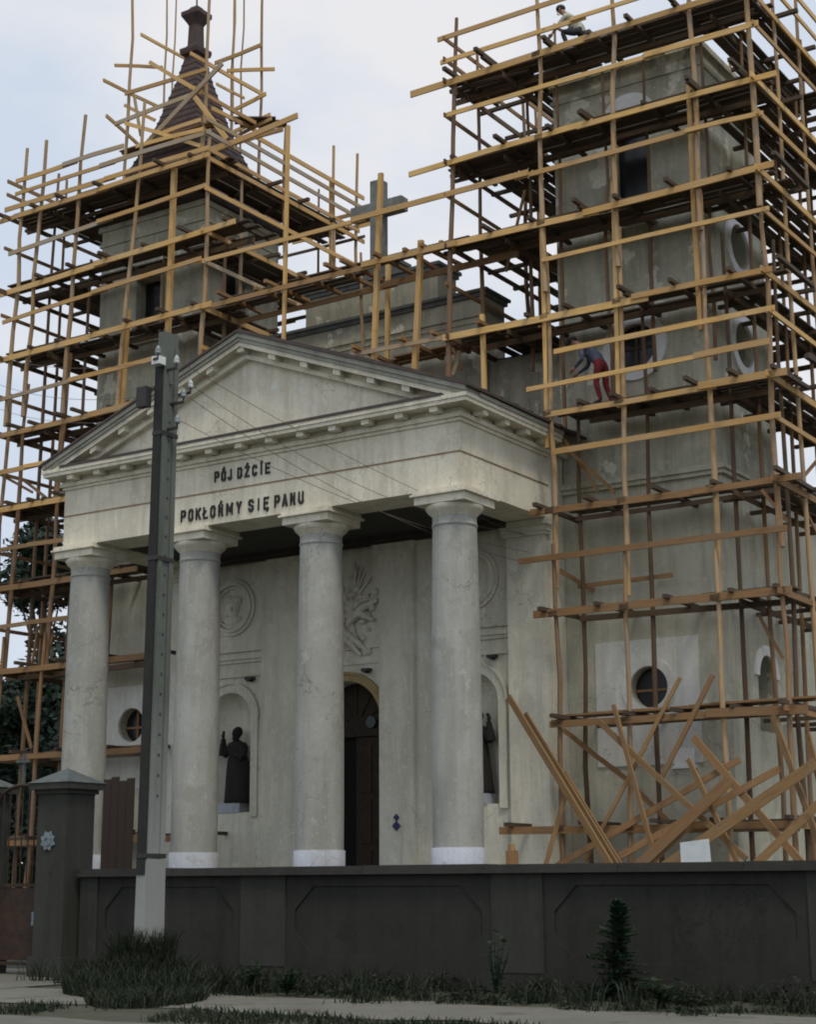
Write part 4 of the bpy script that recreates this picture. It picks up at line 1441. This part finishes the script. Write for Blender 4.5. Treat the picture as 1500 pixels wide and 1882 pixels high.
# worker bending to the left on the fifth deck: feet on the planks, trunk leaning along -X, hands down at the work
FZ = 11.13 + .125
wx, wy = 6.66, YS + .62
J = {
    'pelvis': ((wx, wy, FZ + .92), (.135, .16)), 'waist': ((wx - .10, wy, FZ + 1.05), (.12, .15)), 'chest': ((wx - .30, wy, FZ + 1.26), (.13, .17)),
    'neckb': ((wx - .44, wy, FZ + 1.38), (.085, .09)), 'neck': ((wx - .51, wy, FZ + 1.42), .055), 'head': ((wx - .60, wy - .01, FZ + 1.47), (.085, .085)), 'crown': ((wx - .68, wy - .01, FZ + 1.52), (.075, .075)),
    'hipl': ((wx - .02, wy - .10, FZ + .86), .095), 'kneel': ((wx - .07, wy - .12, FZ + .47), .065), 'ankl': ((wx + .03, wy - .12, FZ + .09), .045), 'toel': ((wx - .14, wy - .14, FZ + .03), .035),
    'hipr': ((wx + .04, wy + .10, FZ + .86), .095), 'kneer': ((wx + .03, wy + .13, FZ + .47), .065), 'ankr': ((wx + .16, wy + .13, FZ + .09), .045), 'toer': ((wx + .0, wy + .13, FZ + .03), .035),
    'shl': ((wx - .36, wy - .19, FZ + 1.27), .065), 'ell': ((wx - .30, wy - .27, FZ + .99), .048), 'wrl': ((wx - .52, wy - .20, FZ + .86), .032),
    'shr': ((wx - .36, wy + .19, FZ + 1.27), .065), 'elr': ((wx - .42, wy + .24, FZ + .99), .048), 'wrr': ((wx - .62, wy + .14, FZ + .84), .032),
}
BN = [('pelvis', 'waist'), ('waist', 'chest'), ('chest', 'neckb'), ('neckb', 'neck'), ('neck', 'head'), ('head', 'crown'),
      ('pelvis', 'hipl'), ('hipl', 'kneel'), ('kneel', 'ankl'), ('ankl', 'toel'), ('pelvis', 'hipr'), ('hipr', 'kneer'), ('kneer', 'ankr'), ('ankr', 'toer'),
      ('chest', 'shl'), ('shl', 'ell'), ('ell', 'wrl'), ('chest', 'shr'), ('shr', 'elr'), ('elr', 'wrr')]


def reg(a, b):
    if b in ('head', 'crown', 'neck', 'wrl', 'wrr'):
        return 0
    if b in ('hipl', 'kneel', 'ankl', 'hipr', 'kneer', 'ankr'):
        return 2
    if b in ('toel', 'toer'):
        return 3
    return 1


def reg_sleeves(a, b):
    return 1 if b in ('wrl', 'wrr') else reg(a, b)


def face_bits(mb, head, fwd, upv):
    h, f, u = Vector(head), Vector(fwd).normalized(), Vector(upv).normalized()
    s_ = f.cross(u)
    nz = h + f * .10
    mb.ball(nz, .016, .016, .022, 8, 6)
    for k in (-1, 1):
        e = h + s_ * (.095 * k) - f * .01
        mb.ball(e, .02, .02, .03, 8, 6)
        mb.ball(h + f * .085 + s_ * (.033 * k) + u * .03, .012, .012, .009, 8, 6)
    mb.ball(h + f * .085 - u * .045, .02, .02, .008, 8, 6)


ex = MB()
hand(ex, J['wrl'][0], (wx - .64, wy - .20, FZ + .78), (0, 1, 0))
hand(ex, J['wrr'][0], (wx - .74, wy + .12, FZ + .76), (0, 1, 0))
face_bits(ex, J['head'][0], (-.75, 0, -.66), (-.66, 0, .75))
w1 = figure('person', J, BN, [SKIN, SHIRTB, TROUR, IRON], reg_sleeves, (wx, wy, FZ), 'person in blue shirt and red trousers bending over on the right scaffold', ex)
hp = MB().ball((wx - .655, wy - .01, FZ + 1.535), .115, .105, .085, 14, 8)
hp.tube([(wx - .70, wy - .01, FZ + 1.50), (wx - .80, wy - .01, FZ + 1.46)], [.075, .06], 10)
build('cap', hp, HAIR, w1)

# worker crouching over the edge of the top deck, seen against the sky
FZ = 19.26 + .125
wx, wy = 6.30, YS + .55
J = {
    'pelvis': ((wx + .18, wy, FZ + .36), (.135, .16)), 'waist': ((wx + .10, wy, FZ + .50), (.12, .15)), 'chest': ((wx - .07, wy - .02, FZ + .74), (.13, .17)),
    'neckb': ((wx - .17, wy - .03, FZ + .88), (.08, .09)), 'neck': ((wx - .22, wy - .03, FZ + .94), .055), 'head': ((wx - .29, wy - .04, FZ + 1.01), (.085, .085)), 'crown': ((wx - .34, wy - .04, FZ + 1.09), (.075, .075)),
    'hipl': ((wx + .14, wy - .11, FZ + .34), .095), 'kneel': ((wx - .22, wy - .16, FZ + .44), .068), 'ankl': ((wx - .10, wy - .15, FZ + .09), .046), 'toel': ((wx - .27, wy - .16, FZ + .03), .036),
    'hipr': ((wx + .18, wy + .11, FZ + .34), .095), 'kneer': ((wx - .10, wy + .18, FZ + .10), .068), 'ankr': ((wx + .28, wy + .15, FZ + .07), .046), 'toer': ((wx + .40, wy + .15, FZ + .03), .036),
    'shl': ((wx - .10, wy - .21, FZ + .76), .065), 'ell': ((wx - .25, wy - .27, FZ + .56), .048), 'wrl': ((wx - .44, wy - .20, FZ + .44), .032),
    'shr': ((wx - .10, wy + .18, FZ + .76), .065), 'elr': ((wx - .30, wy + .22, FZ + .62), .048), 'wrr': ((wx - .48, wy + .12, FZ + .72), .032),
}
ex = MB()
hand(ex, J['wrl'][0], (wx - .54, wy - .20, FZ + .36), (0, 1, 0))
hand(ex, J['wrr'][0], (wx - .60, wy + .10, FZ + .76), (0, 1, 0))
face_bits(ex, J['head'][0], (-.85, -.1, -.5), (-.5, 0, .85))
w2 = figure('person', J, BN, [SKIN, SHIRTW, TROUD, IRON], reg, (wx, wy, FZ), 'person in pale shirt and dark trousers crouching on the top deck against the sky', ex)
hp = MB().ball((wx - .30, wy - .04, FZ + 1.075), .11, .105, .09, 14, 8)
build('hair', hp, HAIR, w2)

# ------------------------------------------------------------------ utility pole and wires
PX, PY = 3.0, 20.6
upo = empty('utility_pole', (PX, PY, 0), 'grey concrete utility pole with insulators standing in front of the church', 'utility pole')


def taper(mb, x0, x1, y0, y1, z0, z1, k0, k1, lean=0.0):
    vs_ = []
    for z, k in ((z0, k0), (z1, k1)):
        dx = lean * z
        vs_ += [(PX + x0 * k + dx, PY + y0 * k, z), (PX + x1 * k + dx, PY + y0 * k, z), (PX + x1 * k + dx, PY + y1 * k, z), (PX + x0 * k + dx, PY + y1 * k, z)]
    return mb.add(vs_, [(3, 2, 1, 0), (4, 5, 6, 7), (0, 1, 5, 4), (1, 2, 6, 5), (2, 3, 7, 6), (3, 0, 4, 7)])


LEAN = .009
def kk(z):
    return .84 - .012 * z


taper(mb := MB(), -.10, .10, -.16, .34, 2.0, 10.85, kk(2), kk(10.85), LEAN)
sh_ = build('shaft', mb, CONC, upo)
mb = MB()
taper(mb, .101, .135, -.16, -.02, 2.0, 10.6, kk(2), kk(10.6), LEAN)
taper(mb, .101, .135, .20, .34, 2.0, 10.6, kk(2), kk(10.6), LEAN)
build('flange', mb, CONC, upo)
taper(mb := MB(), -.12, .10, -.21, -.162, 1.75, 10.3, kk(1.75), kk(10.3), LEAN)  # added plate, its dark colour stands in for the shaded, stained front face
build('shade_plate', mb, CONCD, upo)['label'] = 'added dark plate painting shade and stain on the front face'
taper(mb := MB(), -.12, .14, -.19, .36, -.1, 2.0, .88, kk(2), LEAN)
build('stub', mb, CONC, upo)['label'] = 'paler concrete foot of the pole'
for z in (6.9, 9.05, 2.05):
    k = kk(z) + .03
    mb = MB()
    taper(mb, -.125, .14, -.215, .35, z - .035, z + .035, k, k, LEAN)
    build('strap', mb, IRON, upo)
for i in range(22):
    z = 3.0 + i * .33
    mb = MB()
    xx = PX + .101 * kk(z) + LEAN * z
    mb.box(xx - .03, PY + .06, z - .022, xx + .004, PY + .10, z + .022)
    build('bolt_hole', mb, IRON, upo)
INS = []
for z, yy, xx in ((10.28, -.05, .30), (9.72, .12, .33), (9.25, .02, .30), (10.42, -.30, .10), (9.95, .35, .28)):
    x = PX + LEAN * z + xx
    y = PY + yy
    br = MB().beam((PX + LEAN * z, y, z - .12), (x, y, z - .12), .04, .04)
    br.tube([(x, y, z - .14), (x, y, z - .02)], .015, 6)
    b_ = build('bracket', br, IRON, upo)
    build('insulator', MB().lathe([(.025, z - .05), (.05, z - .04), (.055, z), (.04, z + .015), (.048, z + .03), (.048, z + .055), (.028, z + .08), (.024, z + .10), (.005, z + .115)], x, y, 14), (PORCM, PORCD, PORCD, PORCD, PORCM)[len(INS)], b_)
    INS.append(Vector((x, y, z + .03)))
bx = MB().box(PX - .24, PY - .34, 9.5, PX - .02, PY - .20, 9.85)
build('junction_box', bx, IRON, upo)
bx = MB().box(PX - .03 + .08, PY - .30, 10.22, PX + .22, PY - .13, 10.36)
build('fuse_box', bx, PORC, upo)


def wire(a, b, sag, label, group):
    pts = [a.lerp(b, k / 24) - Vector((0, 0, sag * 4 * (k / 24) * (1 - k / 24))) for k in range(25)]
    tag(build('overhead_wire', MB().tube(pts, .0055, 5), WIRE, org=tuple(a)), label, 'wire', group)


for i, (px, py) in enumerate(((1018, 1003), (1020, 1022), (1022, 1045), (1016, 985))):
    wire(INS[(0, 2, 1, 4)[i]], at_y(px, py, YT - .1), .25 + .12 * i, ('uppermost of the thin wires slanting from the pole across the entablature', 'lowest of the thin wires slanting from the pole across the lettering', 'thin wire slanting from the pole just above the lowest one', 'second highest thin wire slanting from the pole to the church')[i], 'service wires from the pole to the church')
for i, (px, py) in enumerate(((-40, 690), (-40, 640), (-40, 735))):
    a = Vector((PX - .1 + LEAN * 10, PY - .2, (9.7, 10.3, 9.3)[i]))
    d = ray(px, py)
    wire(a, CAM + d * 46, .3, ('middle one of the thin wires leaving the pole to the left edge', 'highest thin wire leaving the pole to the left edge', 'lowest thin wire leaving the pole to the left edge')[i], 'wires leaving the pole to the left')

# ------------------------------------------------------------------ boundary wall
YW = 22.5
bw = empty('boundary_wall', (6, YW, 0), 'dark concrete boundary wall with chamfered panels and a coping along the street', 'wall')
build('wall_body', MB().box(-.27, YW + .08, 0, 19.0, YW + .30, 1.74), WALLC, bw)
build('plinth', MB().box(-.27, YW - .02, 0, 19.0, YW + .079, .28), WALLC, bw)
# face slabs round the sunk panels: bays between piers
bays = [(.15, 3.42), (4.36, 8.30), (9.19, 13.30), (14.2, 18.2)]
pxs = [(-.27, .15), (3.42, 4.36), (8.30, 9.19), (13.30, 14.2), (18.2, 19.0)]
for a, b in pxs:
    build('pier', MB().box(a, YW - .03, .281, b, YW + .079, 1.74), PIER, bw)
for a, b in bays:
    m_, c, z0, z1 = .18, .38, .46, 1.56
    mb = MB()
    o_ = [(a + .002, .281), (b - .002, .281), (b - .002, 1.739), (a + .002, 1.739)]
    i_ = [(a + m_ + c, z0), (b - m_ - c, z0), (b - m_, z0 + c), (b - m_, z1 - c), (b - m_ - c, z1), (a + m_ + c, z1), (a + m_, z1 - c), (a + m_, z0 + c)]
    vs_ = [(x, YW, z) for x, z in o_] + [(x, YW, z) for x, z in i_] + [(x, YW + .03, z) for x, z in i_]
    fs = [(0, 1, 5, 4), (1, 6, 5), (1, 2, 7, 6), (2, 8, 7), (2, 3, 9, 8), (3, 10, 9), (3, 0, 11, 10), (0, 4, 11)]
    fs += [(4 + k, 4 + (k + 1) % 8, 12 + (k + 1) % 8, 12 + k) for k in range(8)]
    mb.add(vs_, fs)
    build('panel_border', mb, WALLC, bw)
    build('sunk_panel', MB().prism([(x, z) for x, z in i_], 'y', YW + .028, YW + .0795), WALLC, bw)
x = -.30
while x < 19:
    e = x + random.uniform(1.9, 2.3)
    dz = random.uniform(-.006, .006)
    build('coping', MB().box(x, YW - .13, 1.741, e - .008, YW + .40, 1.80 + dz).box(x + .004, YW - .09, 1.801 + dz, e - .012, YW + .36, 1.875 + dz), COPE, bw)
    x = e


# gate piers and gate
def gate_pier(cx, label):
    g = empty('gate_pier', (cx, YW, 0), label, 'gate pier', 'rendered gate piers')
    h = .36
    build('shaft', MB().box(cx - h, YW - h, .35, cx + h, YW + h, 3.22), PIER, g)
    build('base', MB().box(cx - h - .06, YW - h - .06, 0, cx + h + .06, YW + h + .06, .349), PIER, g)
    build('cornice', MB().box(cx - h - .05, YW - h - .05, 3.221, cx + h + .05, YW + h + .05, 3.30).box(cx - h - .13, YW - h - .13, 3.301, cx + h + .13, YW + h + .13, 3.42), PIER, g)
    a = h + .15
    build('cap', MB().add([(cx - a, YW - a, 3.421), (cx + a, YW - a, 3.421), (cx + a, YW + a, 3.421), (cx - a, YW + a, 3.421), (cx, YW, 3.70)], [(3, 2, 1, 0), (0, 1, 4), (1, 2, 4), (2, 3, 4), (3, 0, 4)]), CAPC, g)
    return g


gate_pier(-.72, 'rendered gate pier with pyramid cap beside the end of the boundary wall')
gate_pier(-2.95, 'rendered gate pier cut off by the left edge of the picture')
em = MB()
st = [(-.78 + (.185 if k % 2 == 0 else .135) * math.cos(k * math.pi / 8 + .4), 2.38 + (.185 if k % 2 == 0 else .135) * math.sin(k * math.pi / 8 + .4)) for k in range(16)]
em.prism(st, 'y', YW - .392, YW - .362)
em.ring(.09, .055, -.78, 2.38, 'y', YW - .41, YW - .393, 16)
tag(build('emblem_plate', em, ENAMEL, org=(-.78, YW - .362, 2.38)), 'star-shaped white enamel emblem fixed on the gate pier', 'emblem')
gt = empty('iron_gate', (-1.85, YW, 0), 'narrow rusty iron gate with a small cross on top between the piers', 'gate')
build('frame', MB().beam((-2.50, YW, .15), (-2.50, YW, 3.3), .06, .06).beam((-1.18, YW, .15), (-1.18, YW, 3.3), .06, .06).beam((-2.47, YW, .2), (-1.21, YW, .2), .05, .06).beam((-2.47, YW, 1.6), (-1.21, YW, 1.6), .05, .06), RUST, gt)
build('sheet_panel', MB().box(-2.46, YW - .01, .26, -1.22, YW + .01, 1.55), RUST, gt)
pts = [(-1.85 + .66 * math.cos(math.pi * k / 12), YW, 3.05 + .38 * math.sin(math.pi * k / 12)) for k in range(13)]
build('arch_bar', MB().tube(pts, .035, 6), RUST, gt)
for k in range(7):
    x = -2.34 + k * .165
    build('bar', MB().tube([(x, YW, 1.62), (x, YW, 3.03 + .37 * math.sqrt(max(0, 1 - ((x + 1.85) / .66) ** 2)))], .014, 6), RUST if k % 2 else IRON, gt)
build('cross', MB().beam((-1.86, YW, 3.42), (-1.86, YW, 4.02), .05, .05).beam((-2.02, YW - .03, 3.87), (-1.70, YW - .03, 3.87), .04, .05), CAPC, gt)
build('lock_plate', MB().box(-1.45, YW - .05, .88, -1.28, YW - .012, 1.12), ENAMEL, gt)


# ------------------------------------------------------------------ vegetation
def blades(mb, pts, h0, h1, w0, bend=.35):
    for x, y, z in pts:
        h = random.uniform(h0, h1)
        a = random.uniform(0, 6.283)
        w_ = w0 * random.uniform(.6, 1.4)
        dx, dy = math.cos(a), math.sin(a)
        b = random.uniform(.1, bend) * h
        ba = random.uniform(0, 6.283)
        bx_, by_ = b * math.cos(ba), b * math.sin(ba)
        vs_ = [(x - dx * w_, y - dy * w_, z), (x + dx * w_, y + dy * w_, z), (x + dx * w_ * .7 + bx_ * .35, y + dy * w_ * .7 + by_ * .35, z + h * .6), (x - dx * w_ * .7 + bx_ * .35, y - dy * w_ * .7 + by_ * .35, z + h * .6), (x + bx_, y + by_, z + h)]
        mb.add(vs_, [(0, 1, 2, 3), (3, 2, 4)])


random.seed(3)
# rank grass and weeds in clumps along the foot of the wall
def leaves(mb, cx, cy, r, h, n):
    for k in range(n):
        a, q = random.uniform(0, 6.283), random.random() ** .5
        x, y, z = cx + r * q * math.cos(a), cy + r * q * math.sin(a), h * random.uniform(.1, 1) * (1.1 - .6 * q)
        d = Vector((math.cos(a) + random.gauss(0, .5), math.sin(a) + random.gauss(0, .5), random.uniform(-.5, .5))).normalized()
        L = random.uniform(.04, .12)
        w_ = d.cross(Vector((0, 0, 1))).normalized() * L * random.uniform(.25, .45)
        b = Vector((x, y, z))
        mb.add([b, b + d * L * .5 + w_, b + d * L - Vector((0, 0, .02)), b + d * L * .5 - w_], [(0, 1, 2, 3)])


mb = MB()
for k in range(330):
    x = random.uniform(-.1, 20)
    t_ = random.random()
    lim = 2.3 + .4 * math.sin(x * 1.7) + .3 * math.sin(x * 4.1)
    y = YW - .15 - t_ ** 1.2 * lim
    if x < 1.4 and y < 20.9:
        continue
    hh = random.uniform(.10, .30) * (1.25 - .75 * t_) + (.22 if random.random() < .10 else 0)
    rr = random.uniform(.12, .42)
    if random.random() < .6:
        blades(mb, [(x + random.gauss(0, rr * .6), y + random.gauss(0, rr * .5), -.02) for _ in range(45)], hh * .5, hh * 1.3, .011, .9)
    else:
        leaves(mb, x, y, rr, hh * .9, 70)
tag(build('verge_grass', mb, GRASS, fix=False), 'clumps of dark grass and weeds along the foot of the boundary wall', 'grass', kind='stuff')
# mound of grass round the pole, spreading to the road edge
mb = MB()
vs_, fs = [], []
pts = []
for k in range(5500):
    a = random.uniform(0, 6.283)
    r = random.random() ** .8
    x, y = PX + .5 + math.cos(a) * r * 1.35 + max(0, math.sin(-a)) * r * .5, PY - .6 + math.sin(a) * r * 1.5
    hgt = .42 * math.exp(-((x - PX) ** 2 + (y - PY + .2) ** 2) / .5)
    pts.append((x, y, hgt - .02))
blades(mb, pts, .08, .42, .015, .8)
for k in range(1500):
    a, r = random.uniform(0, 6.283), random.uniform(.15, .5)
    blades(mb, [(PX + r * math.cos(a), PY - .05 + r * math.sin(a), .25)], .3, .75, .013, .6)
tag(build('pole_grass', mb, GRASS, fix=False), 'mound of long grass growing round the foot of the pole', 'grass', kind='stuff')
mb = MB()
pts = []
for k in range(9000):
    x = random.uniform(0, 18)
    edge = .35 * math.sin(x * 1.1) + .25 * math.sin(x * 2.9 + 1)
    y = random.uniform(15.7, 17.3 + .5 * edge)
    if math.sin(x * 1.9 + 2) + math.sin(x * .7 + y) + .6 * math.sin(x * 5.1 + 3 * y) + random.uniform(-.5, .5) > .35:
        continue
    pts.append((x, y, -.02))
blades(mb, pts, .03, .13, .012, .9)
tag(build('kerb_grass', mb, GRASS, fix=False), 'patchy short grass between the pavement and the road', 'grass', kind='stuff')
mb = MB()
pts = []
for k in range(3400):
    a, r = random.uniform(0, 6.283), random.random() ** .6
    x, y = 4.9 + 1.05 * r * math.cos(a) - .45 * r * math.sin(a), 18.6 + 1.45 * r * math.sin(a) - .3 * r * math.cos(a)
    pts.append((x, y, -.02))
blades(mb, pts, .05, .26, .014, 1.1)
tag(build('pavement_grass', mb, GRASS, fix=False), 'tongue of dark grass spreading from the pole across the pavement to the road', 'grass', kind='stuff')
md = MB().lathe([(1.25, -.03), (.95, .08), (.6, .22), (.3, .33), (.05, .36)], PX + .05, PY - .15, 20)
tag(build('earth_mound', md, GROUND), kind='structure')


# leafy weeds
def weed(cx, cy, h, n, label):
    g = empty('weed_plant', (cx, cy, 0), label, 'plant', 'leafy weeds along the wall')
    st, lv = MB(), MB()
    for k in range(n):
        a = random.uniform(0, 6.283)
        r = random.uniform(.05, .28)
        hh = h * random.uniform(.6, 1)
        p0 = Vector((cx, cy, 0))
        p1 = Vector((cx + r * math.cos(a), cy + r * math.sin(a), hh))
        st.tube([p0, p0.lerp(p1, .5) + Vector((0, 0, .04)), p1], [.010, .008, .004], 5)
        for j in range(9):
            t = .25 + .75 * j / 8
            b = p0.lerp(p1, t)
            aa = random.uniform(0, 6.283)
            L = random.uniform(.07, .16)
            d = Vector((math.cos(aa), math.sin(aa), random.uniform(-.1, .5))).normalized()
            s_ = d.cross(Vector((0, 0, 1))).normalized() * L * .35
            lv.add([b, b + d * L * .5 + s_, b + d * L, b + d * L * .5 - s_], [(0, 1, 2, 3)])
    build('stem', st, WEED, g, fix=False)
    build('foliage', lv, WEED, g, fix=False)


weed(5.2, 20.5, .45, 14, 'low leafy weed with bright leaves left of centre at the wall foot')
weed(6.0, 20.4, .40, 14, 'low leafy weed right of its bright neighbour at the wall foot')
weed(9.05, 21.3, .95, 10, 'tall dark weed before the wall pier left of the little fir')
weed(1.6, 21.6, .75, 30, 'bushy dark weed in front of the wall left of the pole')
weed(11.9, 20.7, .35, 14, 'low weed at the pavement edge right of the little fir')
weed(14.3, 21.4, .55, 14, 'bushy weed before the wall at the right edge')


# little fir tree before the wall
def fir(cx, cy, h):
    g = empty('fir_tree', (cx, cy, 0), 'little dark green fir tree growing in front of the boundary wall', 'tree')
    build('trunk', MB().tube([(cx, cy, 0), (cx + .01, cy, h * .6), (cx, cy, h)], [.035, .02, .006], 8), BARK, g)
    br, nd = MB(), MB()
    n = 110
    for k in range(n):
        t = (k / n) ** .9
        z = .10 + t * (h - .16)
        L = ((1 - t) ** .8 * .58 * random.uniform(.55, 1.2) + .05) * (.78 + .3 * math.sin(k * 2.4 * 1.0 + t * 9) + .15 * math.sin(t * 23))
        a = k * 2.4 + random.uniform(-.3, .3)
        d = Vector((math.cos(a), math.sin(a), -.22 + .7 * t + random.uniform(-.15, .15)))
        p0 = Vector((cx, cy, z))
        p1 = p0 + d * L
        p2 = p1 + Vector((d.x, d.y, .35)) * L * .12
        br.tube([p0, p1, p2], [.010, .006, .003], 4, cap=False)
        m = int(24 + 95 * L)
        for j in range(m):
            s = (j + 1) / m
            b = p0.lerp(p1, s) if s < .9 else p1
            q = Vector((-d.y, d.x, 0)) * random.choice((-1, 1)) * random.uniform(.3, 1) + d * random.uniform(.3, .9) + Vector((0, 0, random.uniform(-.3, .45)))
            q.normalize()
            ln = random.uniform(.06, .13) * (1.15 - .5 * s)
            sd_ = q.cross(Vector((0, 0, 1))).normalized() * .022
            nd.add([b - sd_, b + sd_, b + q * ln], [(0, 1, 2)])
    build('branch', br, BARK, g, fix=False)
    build('crown', nd, FIR, g, fix=False)


fir(10.78, 21.75, 1.38)


# trees behind the left scaffold
def tree(cx, cy, h, rx, mat, label, seed, z0=.25, n=9000):
    random.seed(seed)
    g = empty('tree', (cx, cy, 0), label, 'tree', 'trees behind the left scaffold')
    tr = MB().tube([(cx, cy, 0), (cx + .1, cy, h * .3), (cx - .1, cy + .1, h * .6), (cx, cy, h * .85)], [.28, .2, .13, .04], 9)
    lobes = []
    for k in range(26):
        a = random.uniform(0, 6.283)
        t = random.uniform(z0, 1)
        rr = rx * math.sin(math.pi * min(1, .18 + .8 * (t - z0) / (1 - z0) * .95)) * random.uniform(.3, 1)
        c = Vector((cx + rr * math.cos(a), cy + rr * math.sin(a), h * t - .4))
        lobes.append((c, random.uniform(.5, 1.0) * rx * .42))
        tr.tube([(cx, cy, h * max(.15, t - .25)), tuple(c)], [.07, .02], 5, cap=False)
    build('trunk', tr, BARK, g, fix=False)
    lv = MB()
    for k in range(n):
        c, r = random.choice(lobes)
        d = Vector((random.gauss(0, 1), random.gauss(0, 1), random.gauss(0, 1))).normalized()
        p = c + d * r * random.uniform(.55, 1.12)
        q = Vector((random.gauss(0, 1), random.gauss(0, 1), random.gauss(0, .6))).normalized()
        s_ = q.cross(d)
        if s_.length < .1:
            continue
        s_.normalize()
        L = random.uniform(.10, .22)
        lv.add([p - q * L, p + s_ * L * .5, p + q * L, p - s_ * L * .5], [(0, 1, 2, 3)])
    build('crown', lv, mat, g, fix=False)


tree(-24.0, 44.5, 15.2, 2.6, LEAF2, 'taller dark leafy tree beside the left column', 5, .3)
tree(-26.2, 42.0, 11.9, 3.6, LEAF, 'lower bluish green tree at the left edge behind the scaffold', 6, .05, 20000)
tree(-20.5, 41.0, 8.8, 3.6, LEAF2, 'low dark tree behind the left scaffold poles next to the first column', 8, .03, 20000)
tree(-15.0, 38.0, 6.8, 3.6, LEAF2, 'bushy dark tree behind the gate and the left scaffold foot', 9, .05)
